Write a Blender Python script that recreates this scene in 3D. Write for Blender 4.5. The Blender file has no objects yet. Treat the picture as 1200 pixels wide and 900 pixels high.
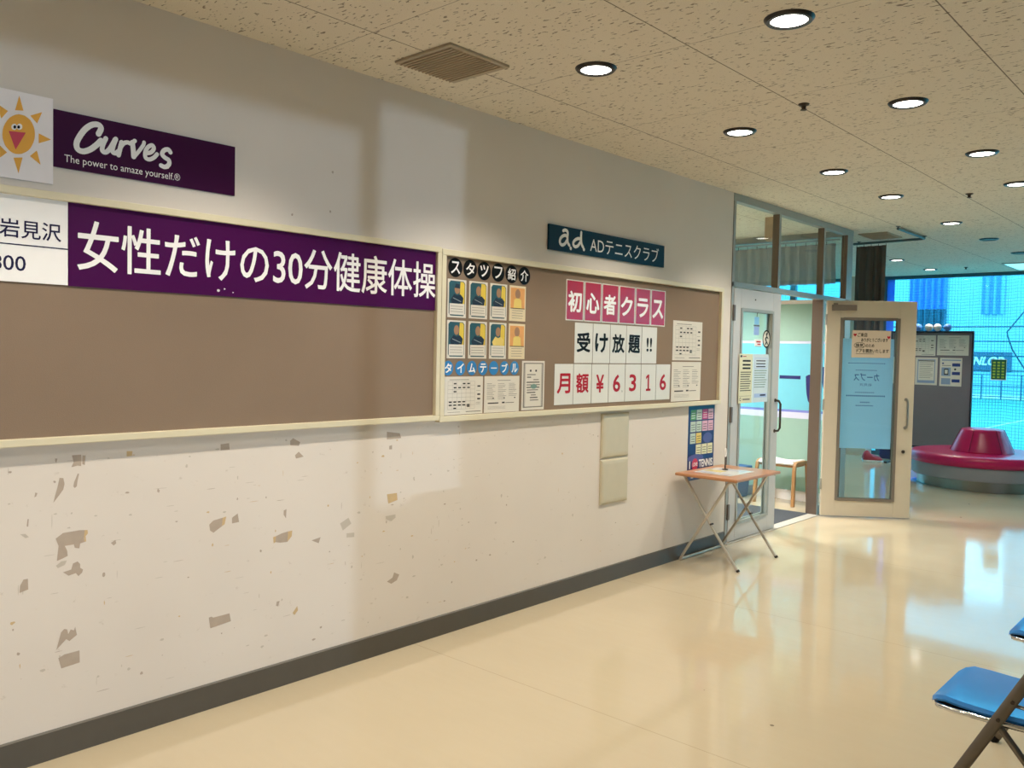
import bpy, bmesh, math, random
from mathutils import Matrix, Vector
random.seed(7)
S = bpy.context.scene
C = S.collection
PI = math.pi

def lin(r, g, b):
    f = lambda c: c/12.92 if c <= .04045 else ((c+.055)/1.055)**2.4
    return (f(r/255), f(g/255), f(b/255), 1.0)

# ------------------------------------------------------------------ camera
cam_d = bpy.data.cameras.new('camera')
cam_d.sensor_width = 36.0
cam_d.lens = 994.985/1200*36
cam_d.clip_end = 300
cam = bpy.data.objects.new('camera', cam_d)
C.objects.link(cam)
yaw, pit, rol = (math.radians(a) for a in (42.08602, -2.19127, 1.17073))
fwd = Vector((-math.sin(yaw)*math.cos(pit), math.cos(yaw)*math.cos(pit), math.sin(pit)))
rgt = Vector((math.cos(yaw), math.sin(yaw), 0))
up = rgt.cross(fwd)
r2 = math.cos(rol)*rgt + math.sin(rol)*up
u2 = -math.sin(rol)*rgt + math.cos(rol)*up
M = Matrix((r2, u2, -fwd)).transposed().to_4x4()
M.translation = (0, 0, 1.502)
cam.matrix_world = M
S.camera = cam

# ------------------------------------------------------------------ exposure, sky, sun
S.view_settings.view_transform = 'Standard'
S.view_settings.look = 'None'
S.view_settings.exposure = 0.12
S.view_settings.gamma = 1.0
S.view_settings.use_curve_mapping = False
S.cycles.use_denoising = True
S.cycles.max_bounces = 10
S.cycles.transparent_max_bounces = 24
S.cycles.sample_clamp_indirect = 6.0
SKY_STRENGTH = 6.0
SUN_STRENGTH = 5.0
DOWNLIGHT_W = 65.0
LAMP_COL = (1.0, .915, .79)

w = bpy.data.worlds.new('sky')
S.world = w
w.use_nodes = True
nt = w.node_tree
bg = nt.nodes['Background']
tc = nt.nodes.new('ShaderNodeTexCoord')
sp = nt.nodes.new('ShaderNodeSeparateXYZ')
rp = nt.nodes.new('ShaderNodeValToRGB')
rp.color_ramp.elements[0].position = 0.0
rp.color_ramp.elements[0].color = (.86, .95, 1, 1)
rp.color_ramp.elements[1].position = 0.6
rp.color_ramp.elements[1].color = (.55, .78, 1, 1)
nt.links.new(tc.outputs['Generated'], sp.inputs[0])
nt.links.new(sp.outputs['Z'], rp.inputs[0])
nt.links.new(rp.outputs[0], bg.inputs['Color'])
bg.inputs['Strength'].default_value = SKY_STRENGTH

sd = bpy.data.lights.new('sun', 'SUN')
sd.energy = SUN_STRENGTH
sd.angle = math.radians(.5)
sd.color = (.66, .82, 1.0)
so = bpy.data.objects.new('sun', sd)
so.rotation_euler = (0, math.radians(89.4), 0)      # low sun, shining towards -x through the side windows
C.objects.link(so)

# ------------------------------------------------------------------ materials
MATS = {}
def mat(name, rgb=None, rough=.6, metal=0., var=.04, scale=14., bump=0., bscale=60., emit=None, est=0., spec=.5, coat=0., col=None, sheen=0., transl=0.):
    if name in MATS: return MATS[name]
    m = bpy.data.materials.new(name); m.use_nodes = True
    nt = m.node_tree; b = nt.nodes['Principled BSDF']
    c = col or lin(*rgb)
    b.inputs['Roughness'].default_value = rough
    b.inputs['Metallic'].default_value = metal
    b.inputs['Specular IOR Level'].default_value = spec
    b.inputs['Coat Weight'].default_value = coat
    tc = nt.nodes.new('ShaderNodeTexCoord')
    nz = nt.nodes.new('ShaderNodeTexNoise'); nz.inputs['Scale'].default_value = scale; nz.inputs['Detail'].default_value = 4
    nt.links.new(tc.outputs['Object'], nz.inputs['Vector'])
    mx = nt.nodes.new('ShaderNodeMix'); mx.data_type = 'RGBA'
    mx.inputs['A'].default_value = tuple(max(0, x*(1-var)) for x in c[:3])+(1,)
    mx.inputs['B'].default_value = tuple(min(1, x*(1+var)) for x in c[:3])+(1,)
    nt.links.new(nz.outputs['Fac'], mx.inputs['Factor'])
    nt.links.new(mx.outputs['Result'], b.inputs['Base Color'])
    if bump:
        n2 = nt.nodes.new('ShaderNodeTexNoise'); n2.inputs['Scale'].default_value = bscale; n2.inputs['Detail'].default_value = 3
        nt.links.new(tc.outputs['Object'], n2.inputs['Vector'])
        bp = nt.nodes.new('ShaderNodeBump'); bp.inputs['Strength'].default_value = bump; bp.inputs['Distance'].default_value = .01
        nt.links.new(n2.outputs['Fac'], bp.inputs['Height'])
        nt.links.new(bp.outputs['Normal'], b.inputs['Normal'])
    if emit:
        b.inputs['Emission Color'].default_value = emit
        b.inputs['Emission Strength'].default_value = est
    if transl:
        tr = nt.nodes.new('ShaderNodeBsdfTranslucent'); nt.links.new(mx.outputs['Result'], tr.inputs['Color'])
        ms = nt.nodes.new('ShaderNodeMixShader'); ms.inputs[0].default_value = transl
        nt.links.new(b.outputs[0], ms.inputs[1]); nt.links.new(tr.outputs[0], ms.inputs[2])
        nt.links.new(ms.outputs[0], nt.nodes['Material Output'].inputs['Surface'])
    MATS[name] = m
    return m

def glass(name, tint):
    if name in MATS: return MATS[name]
    m = bpy.data.materials.new(name); m.use_nodes = True
    nt = m.node_tree; nt.nodes.remove(nt.nodes['Principled BSDF'])
    t = nt.nodes.new('ShaderNodeBsdfTransparent'); t.inputs[0].default_value = tuple(tint)+(1,)
    g = nt.nodes.new('ShaderNodeBsdfGlossy'); g.inputs['Roughness'].default_value = .01
    fr = nt.nodes.new('ShaderNodeFresnel'); fr.inputs['IOR'].default_value = 1.5
    ms = nt.nodes.new('ShaderNodeMixShader')
    ge = nt.nodes.new('ShaderNodeNewGeometry'); sb = nt.nodes.new('ShaderNodeMath'); sb.operation = 'SUBTRACT'; sb.inputs[0].default_value = 1
    nt.links.new(ge.outputs['Backfacing'], sb.inputs[1]); mu = nt.nodes.new('ShaderNodeMath'); mu.operation = 'MULTIPLY'
    nt.links.new(sb.outputs[0], mu.inputs[0]); nt.links.new(fr.outputs[0], mu.inputs[1])
    nt.links.new(mu.outputs[0], ms.inputs[0]); nt.links.new(t.outputs[0], ms.inputs[1]); nt.links.new(g.outputs[0], ms.inputs[2])
    nt.links.new(ms.outputs[0], nt.nodes['Material Output'].inputs['Surface'])
    MATS[name] = m
    return m

def N(nt, kind, **kw):
    n = nt.nodes.new(kind)
    for k, v in kw.items():
        if k.startswith('i_'): n.inputs[k[2:]].default_value = v
        else: setattr(n, k, v)
    return n
def math_node(nt, op, a, b=None, c=None):
    n = nt.nodes.new('ShaderNodeMath'); n.operation = op
    for i, v in enumerate((a, b, c)):
        if v is None: continue
        if isinstance(v, (int, float)): n.inputs[i].default_value = v
        else: nt.links.new(v, n.inputs[i])
    return n.outputs[0]
def grid_dist(nt, coord, origin, pitch):          # distance to the nearest line of a grid
    a = math_node(nt, 'DIVIDE', math_node(nt, 'SUBTRACT', coord, origin), pitch)
    fr = math_node(nt, 'FRACT', math_node(nt, 'ADD', a, 0.5))
    return math_node(nt, 'MULTIPLY', math_node(nt, 'ABSOLUTE', math_node(nt, 'SUBTRACT', fr, .5)), pitch)
def mixc(nt, fac, a, b):
    n = nt.nodes.new('ShaderNodeMix'); n.data_type = 'RGBA'
    for key, v in (('Factor', fac), ('A', a), ('B', b)):
        if isinstance(v, (int, float, tuple)): n.inputs[key].default_value = v
        else: nt.links.new(v, n.inputs[key])
    return n.outputs['Result']

def ceiling_mat():
    m = bpy.data.materials.new('ceiling_tile'); m.use_nodes = True
    nt = m.node_tree; b = nt.nodes['Principled BSDF']; b.inputs['Roughness'].default_value = .9
    tc = N(nt, 'ShaderNodeTexCoord'); sp = N(nt, 'ShaderNodeSeparateXYZ'); nt.links.new(tc.outputs['Object'], sp.inputs[0])
    gx = grid_dist(nt, sp.outputs['X'], -1.872, .91)
    gy = grid_dist(nt, sp.outputs['Y'], 4.02, .912)
    lx = math_node(nt, 'LESS_THAN', gx, .0028); ly = math_node(nt, 'LESS_THAN', gy, .0018)
    line = math_node(nt, 'MAXIMUM', lx, math_node(nt, 'MULTIPLY', ly, .8))
    mp = N(nt, 'ShaderNodeMapping'); mp.inputs['Scale'].default_value = (30, 74, 1); mp.inputs['Rotation'].default_value = (0, 0, .25)
    nt.links.new(tc.outputs['Object'], mp.inputs['Vector'])
    nz = N(nt, 'ShaderNodeTexNoise', i_Scale=1.0, i_Detail=2.5, i_Roughness=.55); nt.links.new(mp.outputs[0], nz.inputs['Vector'])
    big = N(nt, 'ShaderNodeTexNoise', i_Scale=9.0, i_Detail=1.0); nt.links.new(tc.outputs['Object'], big.inputs['Vector'])
    th = math_node(nt, 'ADD', nz.outputs['Fac'], math_node(nt, 'MULTIPLY', math_node(nt, 'SUBTRACT', big.outputs['Fac'], .5), .12))
    rp = N(nt, 'ShaderNodeValToRGB'); rp.color_ramp.elements[0].position = .345; rp.color_ramp.elements[0].color = (1, 1, 1, 1)
    rp.color_ramp.elements[1].position = .375; rp.color_ramp.elements[1].color = (0, 0, 0, 1)
    nt.links.new(th, rp.inputs[0])
    fine = N(nt, 'ShaderNodeTexNoise', i_Scale=240.0, i_Detail=2.0); nt.links.new(tc.outputs['Object'], fine.inputs['Vector'])
    base = mixc(nt, fine.outputs['Fac'], lin(216, 206, 188), lin(242, 234, 218))
    pit = mixc(nt, math_node(nt, 'MULTIPLY', rp.outputs[0], .75), base, lin(96, 82, 62))
    fin = mixc(nt, math_node(nt, 'MULTIPLY', line, .8), pit, lin(82, 68, 50))
    nt.links.new(fin, b.inputs['Base Color'])
    bp = N(nt, 'ShaderNodeBump', invert=True, i_Strength=.4, i_Distance=.004)
    nt.links.new(rp.outputs[0], bp.inputs['Height']); nt.links.new(bp.outputs[0], b.inputs['Normal'])
    return m

def floor_mat():
    m = bpy.data.materials.new('vinyl_floor'); m.use_nodes = True
    nt = m.node_tree; b = nt.nodes['Principled BSDF']
    tc = N(nt, 'ShaderNodeTexCoord'); sp = N(nt, 'ShaderNodeSeparateXYZ'); nt.links.new(tc.outputs['Object'], sp.inputs[0])
    big = N(nt, 'ShaderNodeTexNoise', i_Scale=1.3, i_Detail=5.0); nt.links.new(tc.outputs['Object'], big.inputs['Vector'])
    mp = N(nt, 'ShaderNodeMapping'); mp.inputs['Scale'].default_value = (3, 26, 1); mp.inputs['Rotation'].default_value = (0, 0, -.35)
    nt.links.new(tc.outputs['Object'], mp.inputs['Vector'])
    st = N(nt, 'ShaderNodeTexNoise', i_Scale=1.0, i_Detail=5.0); nt.links.new(mp.outputs[0], st.inputs['Vector'])
    c0 = mixc(nt, big.outputs['Fac'], lin(194, 180, 153), lin(208, 194, 167))
    c1 = mixc(nt, math_node(nt, 'MULTIPLY', st.outputs['Fac'], .22), c0, lin(188, 170, 136))
    seam = math_node(nt, 'LESS_THAN', grid_dist(nt, sp.outputs['Y'], 2.862, 1.8), .0022)
    c2 = mixc(nt, math_node(nt, 'MULTIPLY', seam, .3), c1, lin(120, 98, 70))
    spk = N(nt, 'ShaderNodeTexVoronoi', i_Scale=2.3); nt.links.new(tc.outputs['Object'], spk.inputs['Vector'])
    dot = math_node(nt, 'LESS_THAN', spk.outputs['Distance'], .022)
    c3 = mixc(nt, math_node(nt, 'MULTIPLY', dot, .65), c2, lin(70, 60, 48))
    nt.links.new(c3, b.inputs['Base Color']); b.inputs['Specular IOR Level'].default_value = .75
    rr = N(nt, 'ShaderNodeMapRange'); rr.inputs['To Min'].default_value = .035; rr.inputs['To Max'].default_value = .13
    nt.links.new(st.outputs['Fac'], rr.inputs['Value']); nt.links.new(rr.outputs[0], b.inputs['Roughness'])
    wv = N(nt, 'ShaderNodeTexNoise', i_Scale=7.0, i_Detail=2.0); nt.links.new(tc.outputs['Object'], wv.inputs['Vector'])
    bp = N(nt, 'ShaderNodeBump', i_Strength=.10, i_Distance=.004)
    nt.links.new(wv.outputs['Fac'], bp.inputs['Height']); nt.links.new(bp.outputs[0], b.inputs['Normal'])
    return m

def wall_mat():
    m = bpy.data.materials.new('painted_wallpaper'); m.use_nodes = True
    nt = m.node_tree; b = nt.nodes['Principled BSDF']; b.inputs['Roughness'].default_value = .55; b.inputs['Specular IOR Level'].default_value = .3
    tc = N(nt, 'ShaderNodeTexCoord')
    big = N(nt, 'ShaderNodeTexNoise', i_Scale=1.6, i_Detail=4.0); nt.links.new(tc.outputs['Object'], big.inputs['Vector'])
    c0 = mixc(nt, big.outputs['Fac'], lin(218, 208, 197), lin(230, 221, 211))
    mp = N(nt, 'ShaderNodeMapping'); mp.inputs['Scale'].default_value = (1, 14, 22); nt.links.new(tc.outputs['Object'], mp.inputs['Vector'])
    nz = N(nt, 'ShaderNodeTexNoise', i_Scale=1.4, i_Detail=6.0, i_Roughness=.7); nt.links.new(mp.outputs[0], nz.inputs['Vector'])
    rp = N(nt, 'ShaderNodeValToRGB'); rp.color_ramp.elements[0].position = .28; rp.color_ramp.elements[0].color = (1, 1, 1, 1)
    rp.color_ramp.elements[1].position = .36; rp.color_ramp.elements[1].color = (0, 0, 0, 1)
    nt.links.new(nz.outputs['Fac'], rp.inputs[0])
    sp = N(nt, 'ShaderNodeSeparateXYZ'); nt.links.new(tc.outputs['Object'], sp.inputs[0])
    low = math_node(nt, 'LESS_THAN', sp.outputs['Z'], 1.12)
    c1 = mixc(nt, math_node(nt, 'MULTIPLY', math_node(nt, 'MULTIPLY', rp.outputs[0], low), .35), c0, lin(172, 156, 134))
    nt.links.new(c1, b.inputs['Base Color'])
    bp = N(nt, 'ShaderNodeBump', i_Strength=.06, i_Distance=.002)
    f = N(nt, 'ShaderNodeTexNoise', i_Scale=160.0); nt.links.new(tc.outputs['Object'], f.inputs['Vector'])
    nt.links.new(f.outputs['Fac'], bp.inputs['Height']); nt.links.new(bp.outputs[0], b.inputs['Normal'])
    return m

def net_mat(name, col, pitch, wire, alpha):
    m = bpy.data.materials.new(name); m.use_nodes = True
    nt = m.node_tree; b = nt.nodes['Principled BSDF']; b.inputs['Base Color'].default_value = col; b.inputs['Roughness'].default_value = .8
    tc = N(nt, 'ShaderNodeTexCoord'); sp = N(nt, 'ShaderNodeSeparateXYZ'); nt.links.new(tc.outputs['UV'], sp.inputs[0])
    a = math_node(nt, 'LESS_THAN', grid_dist(nt, sp.outputs['X'], 0, pitch), wire)
    c = math_node(nt, 'LESS_THAN', grid_dist(nt, sp.outputs['Y'], 0, pitch), wire)
    al = math_node(nt, 'MULTIPLY', math_node(nt, 'MAXIMUM', a, c), alpha)
    t = N(nt, 'ShaderNodeBsdfTransparent'); ms = N(nt, 'ShaderNodeMixShader')
    nt.links.new(al, ms.inputs[0]); nt.links.new(t.outputs[0], ms.inputs[1]); nt.links.new(b.outputs[0], ms.inputs[2])
    nt.links.new(ms.outputs[0], nt.nodes['Material Output'].inputs['Surface'])
    return m

WALL = wall_mat(); CEIL = ceiling_mat(); FLOOR = floor_mat()
PLAIN = mat('plain_wall', (214, 206, 192), .7)
PEEL = mat('bare_backing', (180, 164, 148), .8, var=.1, scale=30)
PEELTAN = mat('torn_tan_paper', (206, 178, 134), .8, var=.1, scale=30)
PEELFAINT = mat('faint_scuff', (198, 188, 174), .7)
BASEB = mat('baseboard_vinyl', (84, 78, 68), .45, var=.1)
CREAM = mat('cream_metal', (222, 212, 182), .35, var=.03)
CORK = mat('brown_felt', (136, 116, 97), .9, var=.05, scale=5, bump=.1, bscale=300)
WHITE = mat('white_print', (246, 244, 242), .4, var=.02, spec=.15)
PAPER = mat('paper', (222, 216, 204), .6, var=.02)
PAPERG = mat('glossy_card', (226, 220, 208), .22, var=.02)
BLACK = mat('black_print', (12, 11, 12), .45, spec=.15)
INK = mat('grey_ink', (48, 46, 44), .6)
INKL = mat('light_ink', (128, 123, 116), .6)
PURPLE = mat('purple_plastic', (70, 12, 72), .35, var=.05, scale=3, spec=.15)
PURPLED = mat('dark_purple_plastic', (58, 8, 56), .35, var=.05, scale=3, spec=.15)
NAVYINK = mat('navy_print', (34, 30, 66), .45, spec=.15)
TEAL = mat('dark_teal_plastic', (10, 50, 70), .4, var=.06, scale=3, spec=.15)
REDCARD = mat('red_card', (176, 22, 48), .16, var=.05)
REDINK = mat('red_print', (176, 30, 44), .4, spec=.15)
BLUEDISC = mat('blue_disc', (52, 128, 190), .4)
ORANGE = mat('orange_print', (244, 178, 62), .5)
CRIMSON = mat('crimson_print', (205, 62, 84), .5)
DOORMETAL = mat('beige_door_metal', (206, 196, 176), .4, var=.03)
DOORGREY = mat('grey_door_metal', (196, 194, 192), .4, var=.03)
FRAMEM = mat('aluminium_frame', (158, 160, 154), .4, metal=.15, var=.04)
FRAMEB = mat('bronze_frame_edge', (112, 98, 88), .4, metal=.3)
GLASS = glass('clear_glass', (.93, .99, .99))
GLASSC = glass('cyan_tinted_glass', (.42, .80, .90))
GLASSG = glass('grey_tinted_glass', (.29, .30, .31))  # side window tint, added to dim the sky light against the sun
CHROME = mat('chrome', (205, 208, 210), .12, metal=1., var=.02)
STEEL = mat('brushed_steel', (150, 148, 145), .3, metal=1., var=.05)
DARKMETAL = mat('dark_metal', (66, 60, 54), .4, metal=.6)
GREYM = mat('grey_painted_metal', (120, 112, 104), .5)
WOODT = mat('wood_top', (186, 132, 92), .3, var=.12, scale=9)
WOODL = mat('light_oak', (172, 128, 82), .4, var=.12, scale=9)
SILVER = mat('silver_tube', (196, 190, 178), .4, metal=.5)
BLUEV = mat('blue_vinyl', (52, 134, 214), .2, var=.05, bump=.04, bscale=200)
CHAIRF = mat('chair_frame_metal', (112, 106, 98), .3, metal=.85)
REDV = mat('crimson_vinyl', (186, 16, 88), .28, var=.05)
GREYV = mat('grey_vinyl', (146, 146, 154), .45, var=.05)
PIN = mat('grey_pinboard_felt', (124, 118, 124), .9, var=.05, scale=8)
CURT = mat('dark_brown_curtain', (104, 94, 86), .9, var=.1)
GCURT = mat('grey_curtain', (150, 158, 162), .9, var=.08)
MINT = mat('mint_film', (190, 222, 208), .5, var=.03, transl=.35)
AQUA = mat('aqua_film', (150, 236, 252), .4, var=.03, transl=.35)
BLUEFILM = mat('pale_blue_film', (208, 236, 255), .5, var=.04, scale=2, transl=.75)
NAVYFILM = mat('navy_lettering', (38, 40, 112), .5)
MAT = mat('dark_floor_mat', (66, 70, 76), .95, var=.15, scale=80)
LENS = mat('lamp_lens', (250, 248, 240), .4, emit=(1, .96, .88, 1), est=9.0)
LENSOFF = mat('unlit_lamp', (40, 40, 42), .3)

# ------------------------------------------------------------------ mesh builder
class MB:
    def __init__(s): s.v = []; s.f = []; s.m = []; s.uv = None
    def add(s, vs, fs, m=0):
        o = len(s.v); s.v += [tuple(v) for v in vs]
        for f in fs: s.f.append([i+o for i in f]); s.m.append(m)
        return s
    def box(s, x0, x1, y0, y1, z0, z1, m=0):
        vs = [(x, y, z) for z in (z0, z1) for y in (y0, y1) for x in (x0, x1)]
        return s.add(vs, [(0, 2, 3, 1), (4, 5, 7, 6), (0, 1, 5, 4), (2, 6, 7, 3), (0, 4, 6, 2), (1, 3, 7, 5)], m)
    def poly(s, pts, m=0): return s.add(pts, [list(range(len(pts)))], m)
    def rect(s, x0, x1, y0, y1, z, m=0): return s.poly([(x0, y0, z), (x1, y0, z), (x1, y1, z), (x0, y1, z)], m)
    def disc(s, cx, cy, rx, ry, z, m=0, n=28): return s.poly([(cx+rx*math.cos(2*PI*k/n), cy+ry*math.sin(2*PI*k/n), z) for k in range(n)], m)
    def ring(s, cx, cy, rx, ry, t, z, m=0, n=32):
        vs = []
        for k in range(n):
            a = 2*PI*k/n; vs += [(cx+rx*math.cos(a), cy+ry*math.sin(a), z), (cx+(rx-t)*math.cos(a), cy+(ry-t)*math.sin(a), z)]
        return s.add(vs, [(2*k, 2*((k+1) % n), 2*((k+1) % n)+1, 2*k+1) for k in range(n)], m)
    def prism(s, pts, z0, z1, m=0):
        n = len(pts)
        area = sum(pts[i][0]*pts[(i+1) % n][1]-pts[(i+1) % n][0]*pts[i][1] for i in range(n))
        if area < 0: pts = pts[::-1]
        vs = [(x, y, z0) for x, y in pts]+[(x, y, z1) for x, y in pts]
        fs = [list(range(n))[::-1], list(range(n, 2*n))]+[(i, (i+1) % n, n+(i+1) % n, n+i) for i in range(n)]
        return s.add(vs, fs, m)
    def tube(s, pts, r, n=12, m=0, closed=False, cap=True):
        P = [Vector(p) for p in pts]; k = len(P)
        rr = r if isinstance(r, (list, tuple)) else [r]*k
        T = []
        for i in range(k):
            a = P[(i-1) % k] if (closed or i > 0) else P[i]; b = P[(i+1) % k] if (closed or i < k-1) else P[i]
            T.append((b-a).normalized())
        nrm = T[0].orthogonal().normalized(); vs = []
        for i in range(k):
            nrm = (nrm - T[i]*nrm.dot(T[i])).normalized(); bi = T[i].cross(nrm)
            for j in range(n):
                a = 2*PI*j/n; vs.append(P[i]+(nrm*math.cos(a)+bi*math.sin(a))*rr[i])
        fs = []
        for i in range(k if closed else k-1):
            for j in range(n):
                fs.append((i*n+j, i*n+(j+1) % n, ((i+1) % k)*n+(j+1) % n, ((i+1) % k)*n+j))
        if cap and not closed: fs += [list(range(n))[::-1], list(range((k-1)*n, k*n))]
        return s.add(vs, fs, m)
    def lathe(s, prof, n=40, m=0, c=(0, 0, 0)):
        vs = []; fs = []
        k = len(prof)
        for r, z in prof:
            for j in range(n):
                a = 2*PI*j/n; vs.append((c[0]+r*math.cos(a), c[1]+r*math.sin(a), c[2]+z))
        for i in range(k-1):
            for j in range(n): fs.append((i*n+j, i*n+(j+1) % n, (i+1)*n+(j+1) % n, (i+1)*n+j))
        if prof[0][0] > 1e-6: fs.append(list(range(n))[::-1])
        if prof[-1][0] > 1e-6: fs.append(list(range((k-1)*n, k*n)))
        return s.add(vs, fs, m)
    def ball(s, c, rx, ry, rz, m=0, n=16, k=10):
        return s.loft([[(c[0]+rx*math.sin(PI*i/k)*math.cos(2*PI*j/n), c[1]+ry*math.sin(PI*i/k)*math.sin(2*PI*j/n), c[2]-rz*math.cos(PI*i/k)) for j in range(n)] for i in range(k+1)], m)
    def loft(s, rings, m=0, cap=True):
        n = len(rings[0]); vs = [p for r in rings for p in r]; fs = []
        for i in range(len(rings)-1):
            for j in range(n): fs.append((i*n+j, i*n+(j+1) % n, (i+1)*n+(j+1) % n, (i+1)*n+j))
        if cap: fs += [list(range(n))[::-1], list(range((len(rings)-1)*n, len(rings)*n))]
        return s.add(vs, fs, m)
    def ribbon(s, pts, w, z, m=0):
        P = smooth2(pts)
        for i in range(len(P)-1):
            (x0, y0), (x1, y1) = P[i], P[i+1]; dx, dy = x1-x0, y1-y0; l = math.hypot(dx, dy)
            if l < 1e-7: continue
            nx, ny = -dy/l*w/2, dx/l*w/2; zz = z+i*2e-6
            s.poly([(x0-nx, y0-ny, zz), (x1-nx, y1-ny, zz), (x1+nx, y1+ny, zz), (x0+nx, y0+ny, zz)], m)
        for i, (x, y) in enumerate(P): s.disc(x, y, w/2, w/2, z+i*2e-6+1e-6, m, 12)
        return s
    def text(s, body, x0, x1, y0, y1, z, m=0, bold=0., mirror=False, fit=True, res=3):
        vs, fs = glyphs(body, 0., res)
        ax = min(v[0] for v in vs); bx = max(v[0] for v in vs); ay = min(v[1] for v in vs); by = max(v[1] for v in vs)
        sx = (x1-x0)/(bx-ax); sy = (y1-y0)/(by-ay)
        if not fit: sx = sy = min(sx, sy)
        cx, cy = (x0+x1)/2, (y0+y1)/2; mx = -1 if mirror else 1
        out = [(cx+mx*(v[0]-(ax+bx)/2)*sx, cy+(v[1]-(ay+by)/2)*sy, z) for v in vs]
        ff = [f[::-1] if mirror else f for f in fs]
        s.add(out, ff, m)
        r = abs(y1-y0)*bold
        for k in range(8 if r else 0):
            a = 2*PI*k/8; s.add([(x+r*math.cos(a), y+r*math.sin(a), z_+(k+1)*3e-6) for x, y, z_ in out], ff, m)
        return s
    def build(s, name, mats, parent=None, smooth=False, bevel=0., matrix=None, auto=False):
        me = bpy.data.meshes.new(name)
        me.from_pydata(s.v, [], s.f)
        ms = mats if isinstance(mats, (list, tuple)) else [mats]
        for m in ms: me.materials.append(m)
        me.polygons.foreach_set('material_index', s.m)
        if smooth: me.polygons.foreach_set('use_smooth', [True]*len(me.polygons))
        me.update()
        if smooth and auto: me.set_sharp_from_angle(angle=math.radians(40))
        o = bpy.data.objects.new(name, me); C.objects.link(o)
        if parent: o.parent = parent
        if matrix is not None: o.matrix_world = matrix
        if bevel:
            b = o.modifiers.new('bevel', 'BEVEL'); b.width = bevel; b.segments = 2; b.limit_method = 'ANGLE'
        return o

def smooth2(pts, k=5):
    if len(pts) < 3: return list(pts)
    P = [pts[0]]+list(pts)+[pts[-1]]; out = []
    for i in range(1, len(P)-2):
        a, b, c, d = P[i-1], P[i], P[i+1], P[i+2]
        for j in range(k):
            t = j/k
            out.append(tuple(.5*(2*b[q]+(c[q]-a[q])*t+(2*a[q]-5*b[q]+4*c[q]-d[q])*t*t+(3*b[q]-a[q]-3*c[q]+d[q])*t**3) for q in range(len(b))))
    out.append(tuple(pts[-1]))
    return out

GC = {}
def glyphs(body, weight, res):
    key = (body, weight, res)
    if key not in GC:
        c = bpy.data.curves.new('lettering', 'FONT'); c.body = body; c.size = 1; c.resolution_u = res; c.offset = weight
        o = bpy.data.objects.new('lettering', c); C.objects.link(o); bpy.context.view_layer.update()
        dg = bpy.context.evaluated_depsgraph_get(); me = bpy.data.meshes.new_from_object(o.evaluated_get(dg))
        GC[key] = ([tuple(v.co[:2]) for v in me.vertices], [list(p.vertices) for p in me.polygons])
        bpy.data.objects.remove(o); bpy.data.curves.remove(c); bpy.data.meshes.remove(me)
    return GC[key]

def frame(origin, X, Y):
    X = Vector(X).normalized(); Y = Vector(Y).normalized(); Z = X.cross(Y)
    m = Matrix((X, Y, Z)).transposed().to_4x4(); m.translation = origin
    return m
def on_left(y, z, off=0.): return frame((-3.23+off, y, z), (0, 1, 0), (0, 0, 1))      # hangs on the long left wall
def facing_back(x, y, z): return frame((x, y, z), (1, 0, 0), (0, 0, 1))                # faces -y
def tag(o, label=None, cat=None, group=None, kind=None):
    if label: o['label'] = label
    if cat: o['category'] = cat
    if group: o['group'] = group
    if kind: o['kind'] = kind
    return o
def thing(name, label, cat, at, group=None, kind=None):
    o = bpy.data.objects.new(name, None); C.objects.link(o); o.empty_display_size = .1
    o.matrix_world = at if isinstance(at, Matrix) else Matrix.Translation(at)
    return tag(o, label, cat, group, kind)
def struct(name, mb, mats, **kw): return tag(mb.build(name, mats, **kw), kind='structure')
def kids(o): return [c for c in C.objects if c.parent == o]
def copy_thing(root, at, label, group=None):
    r = root.copy(); C.objects.link(r); r.matrix_world = at if isinstance(at, Matrix) else Matrix.Translation(at)
    r['label'] = label
    if group: r['group'] = group
    for ch in kids(root):
        c = ch.copy(); C.objects.link(c); c.parent = r
        for g in kids(ch):
            d = g.copy(); C.objects.link(d); d.parent = c
    return r

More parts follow.
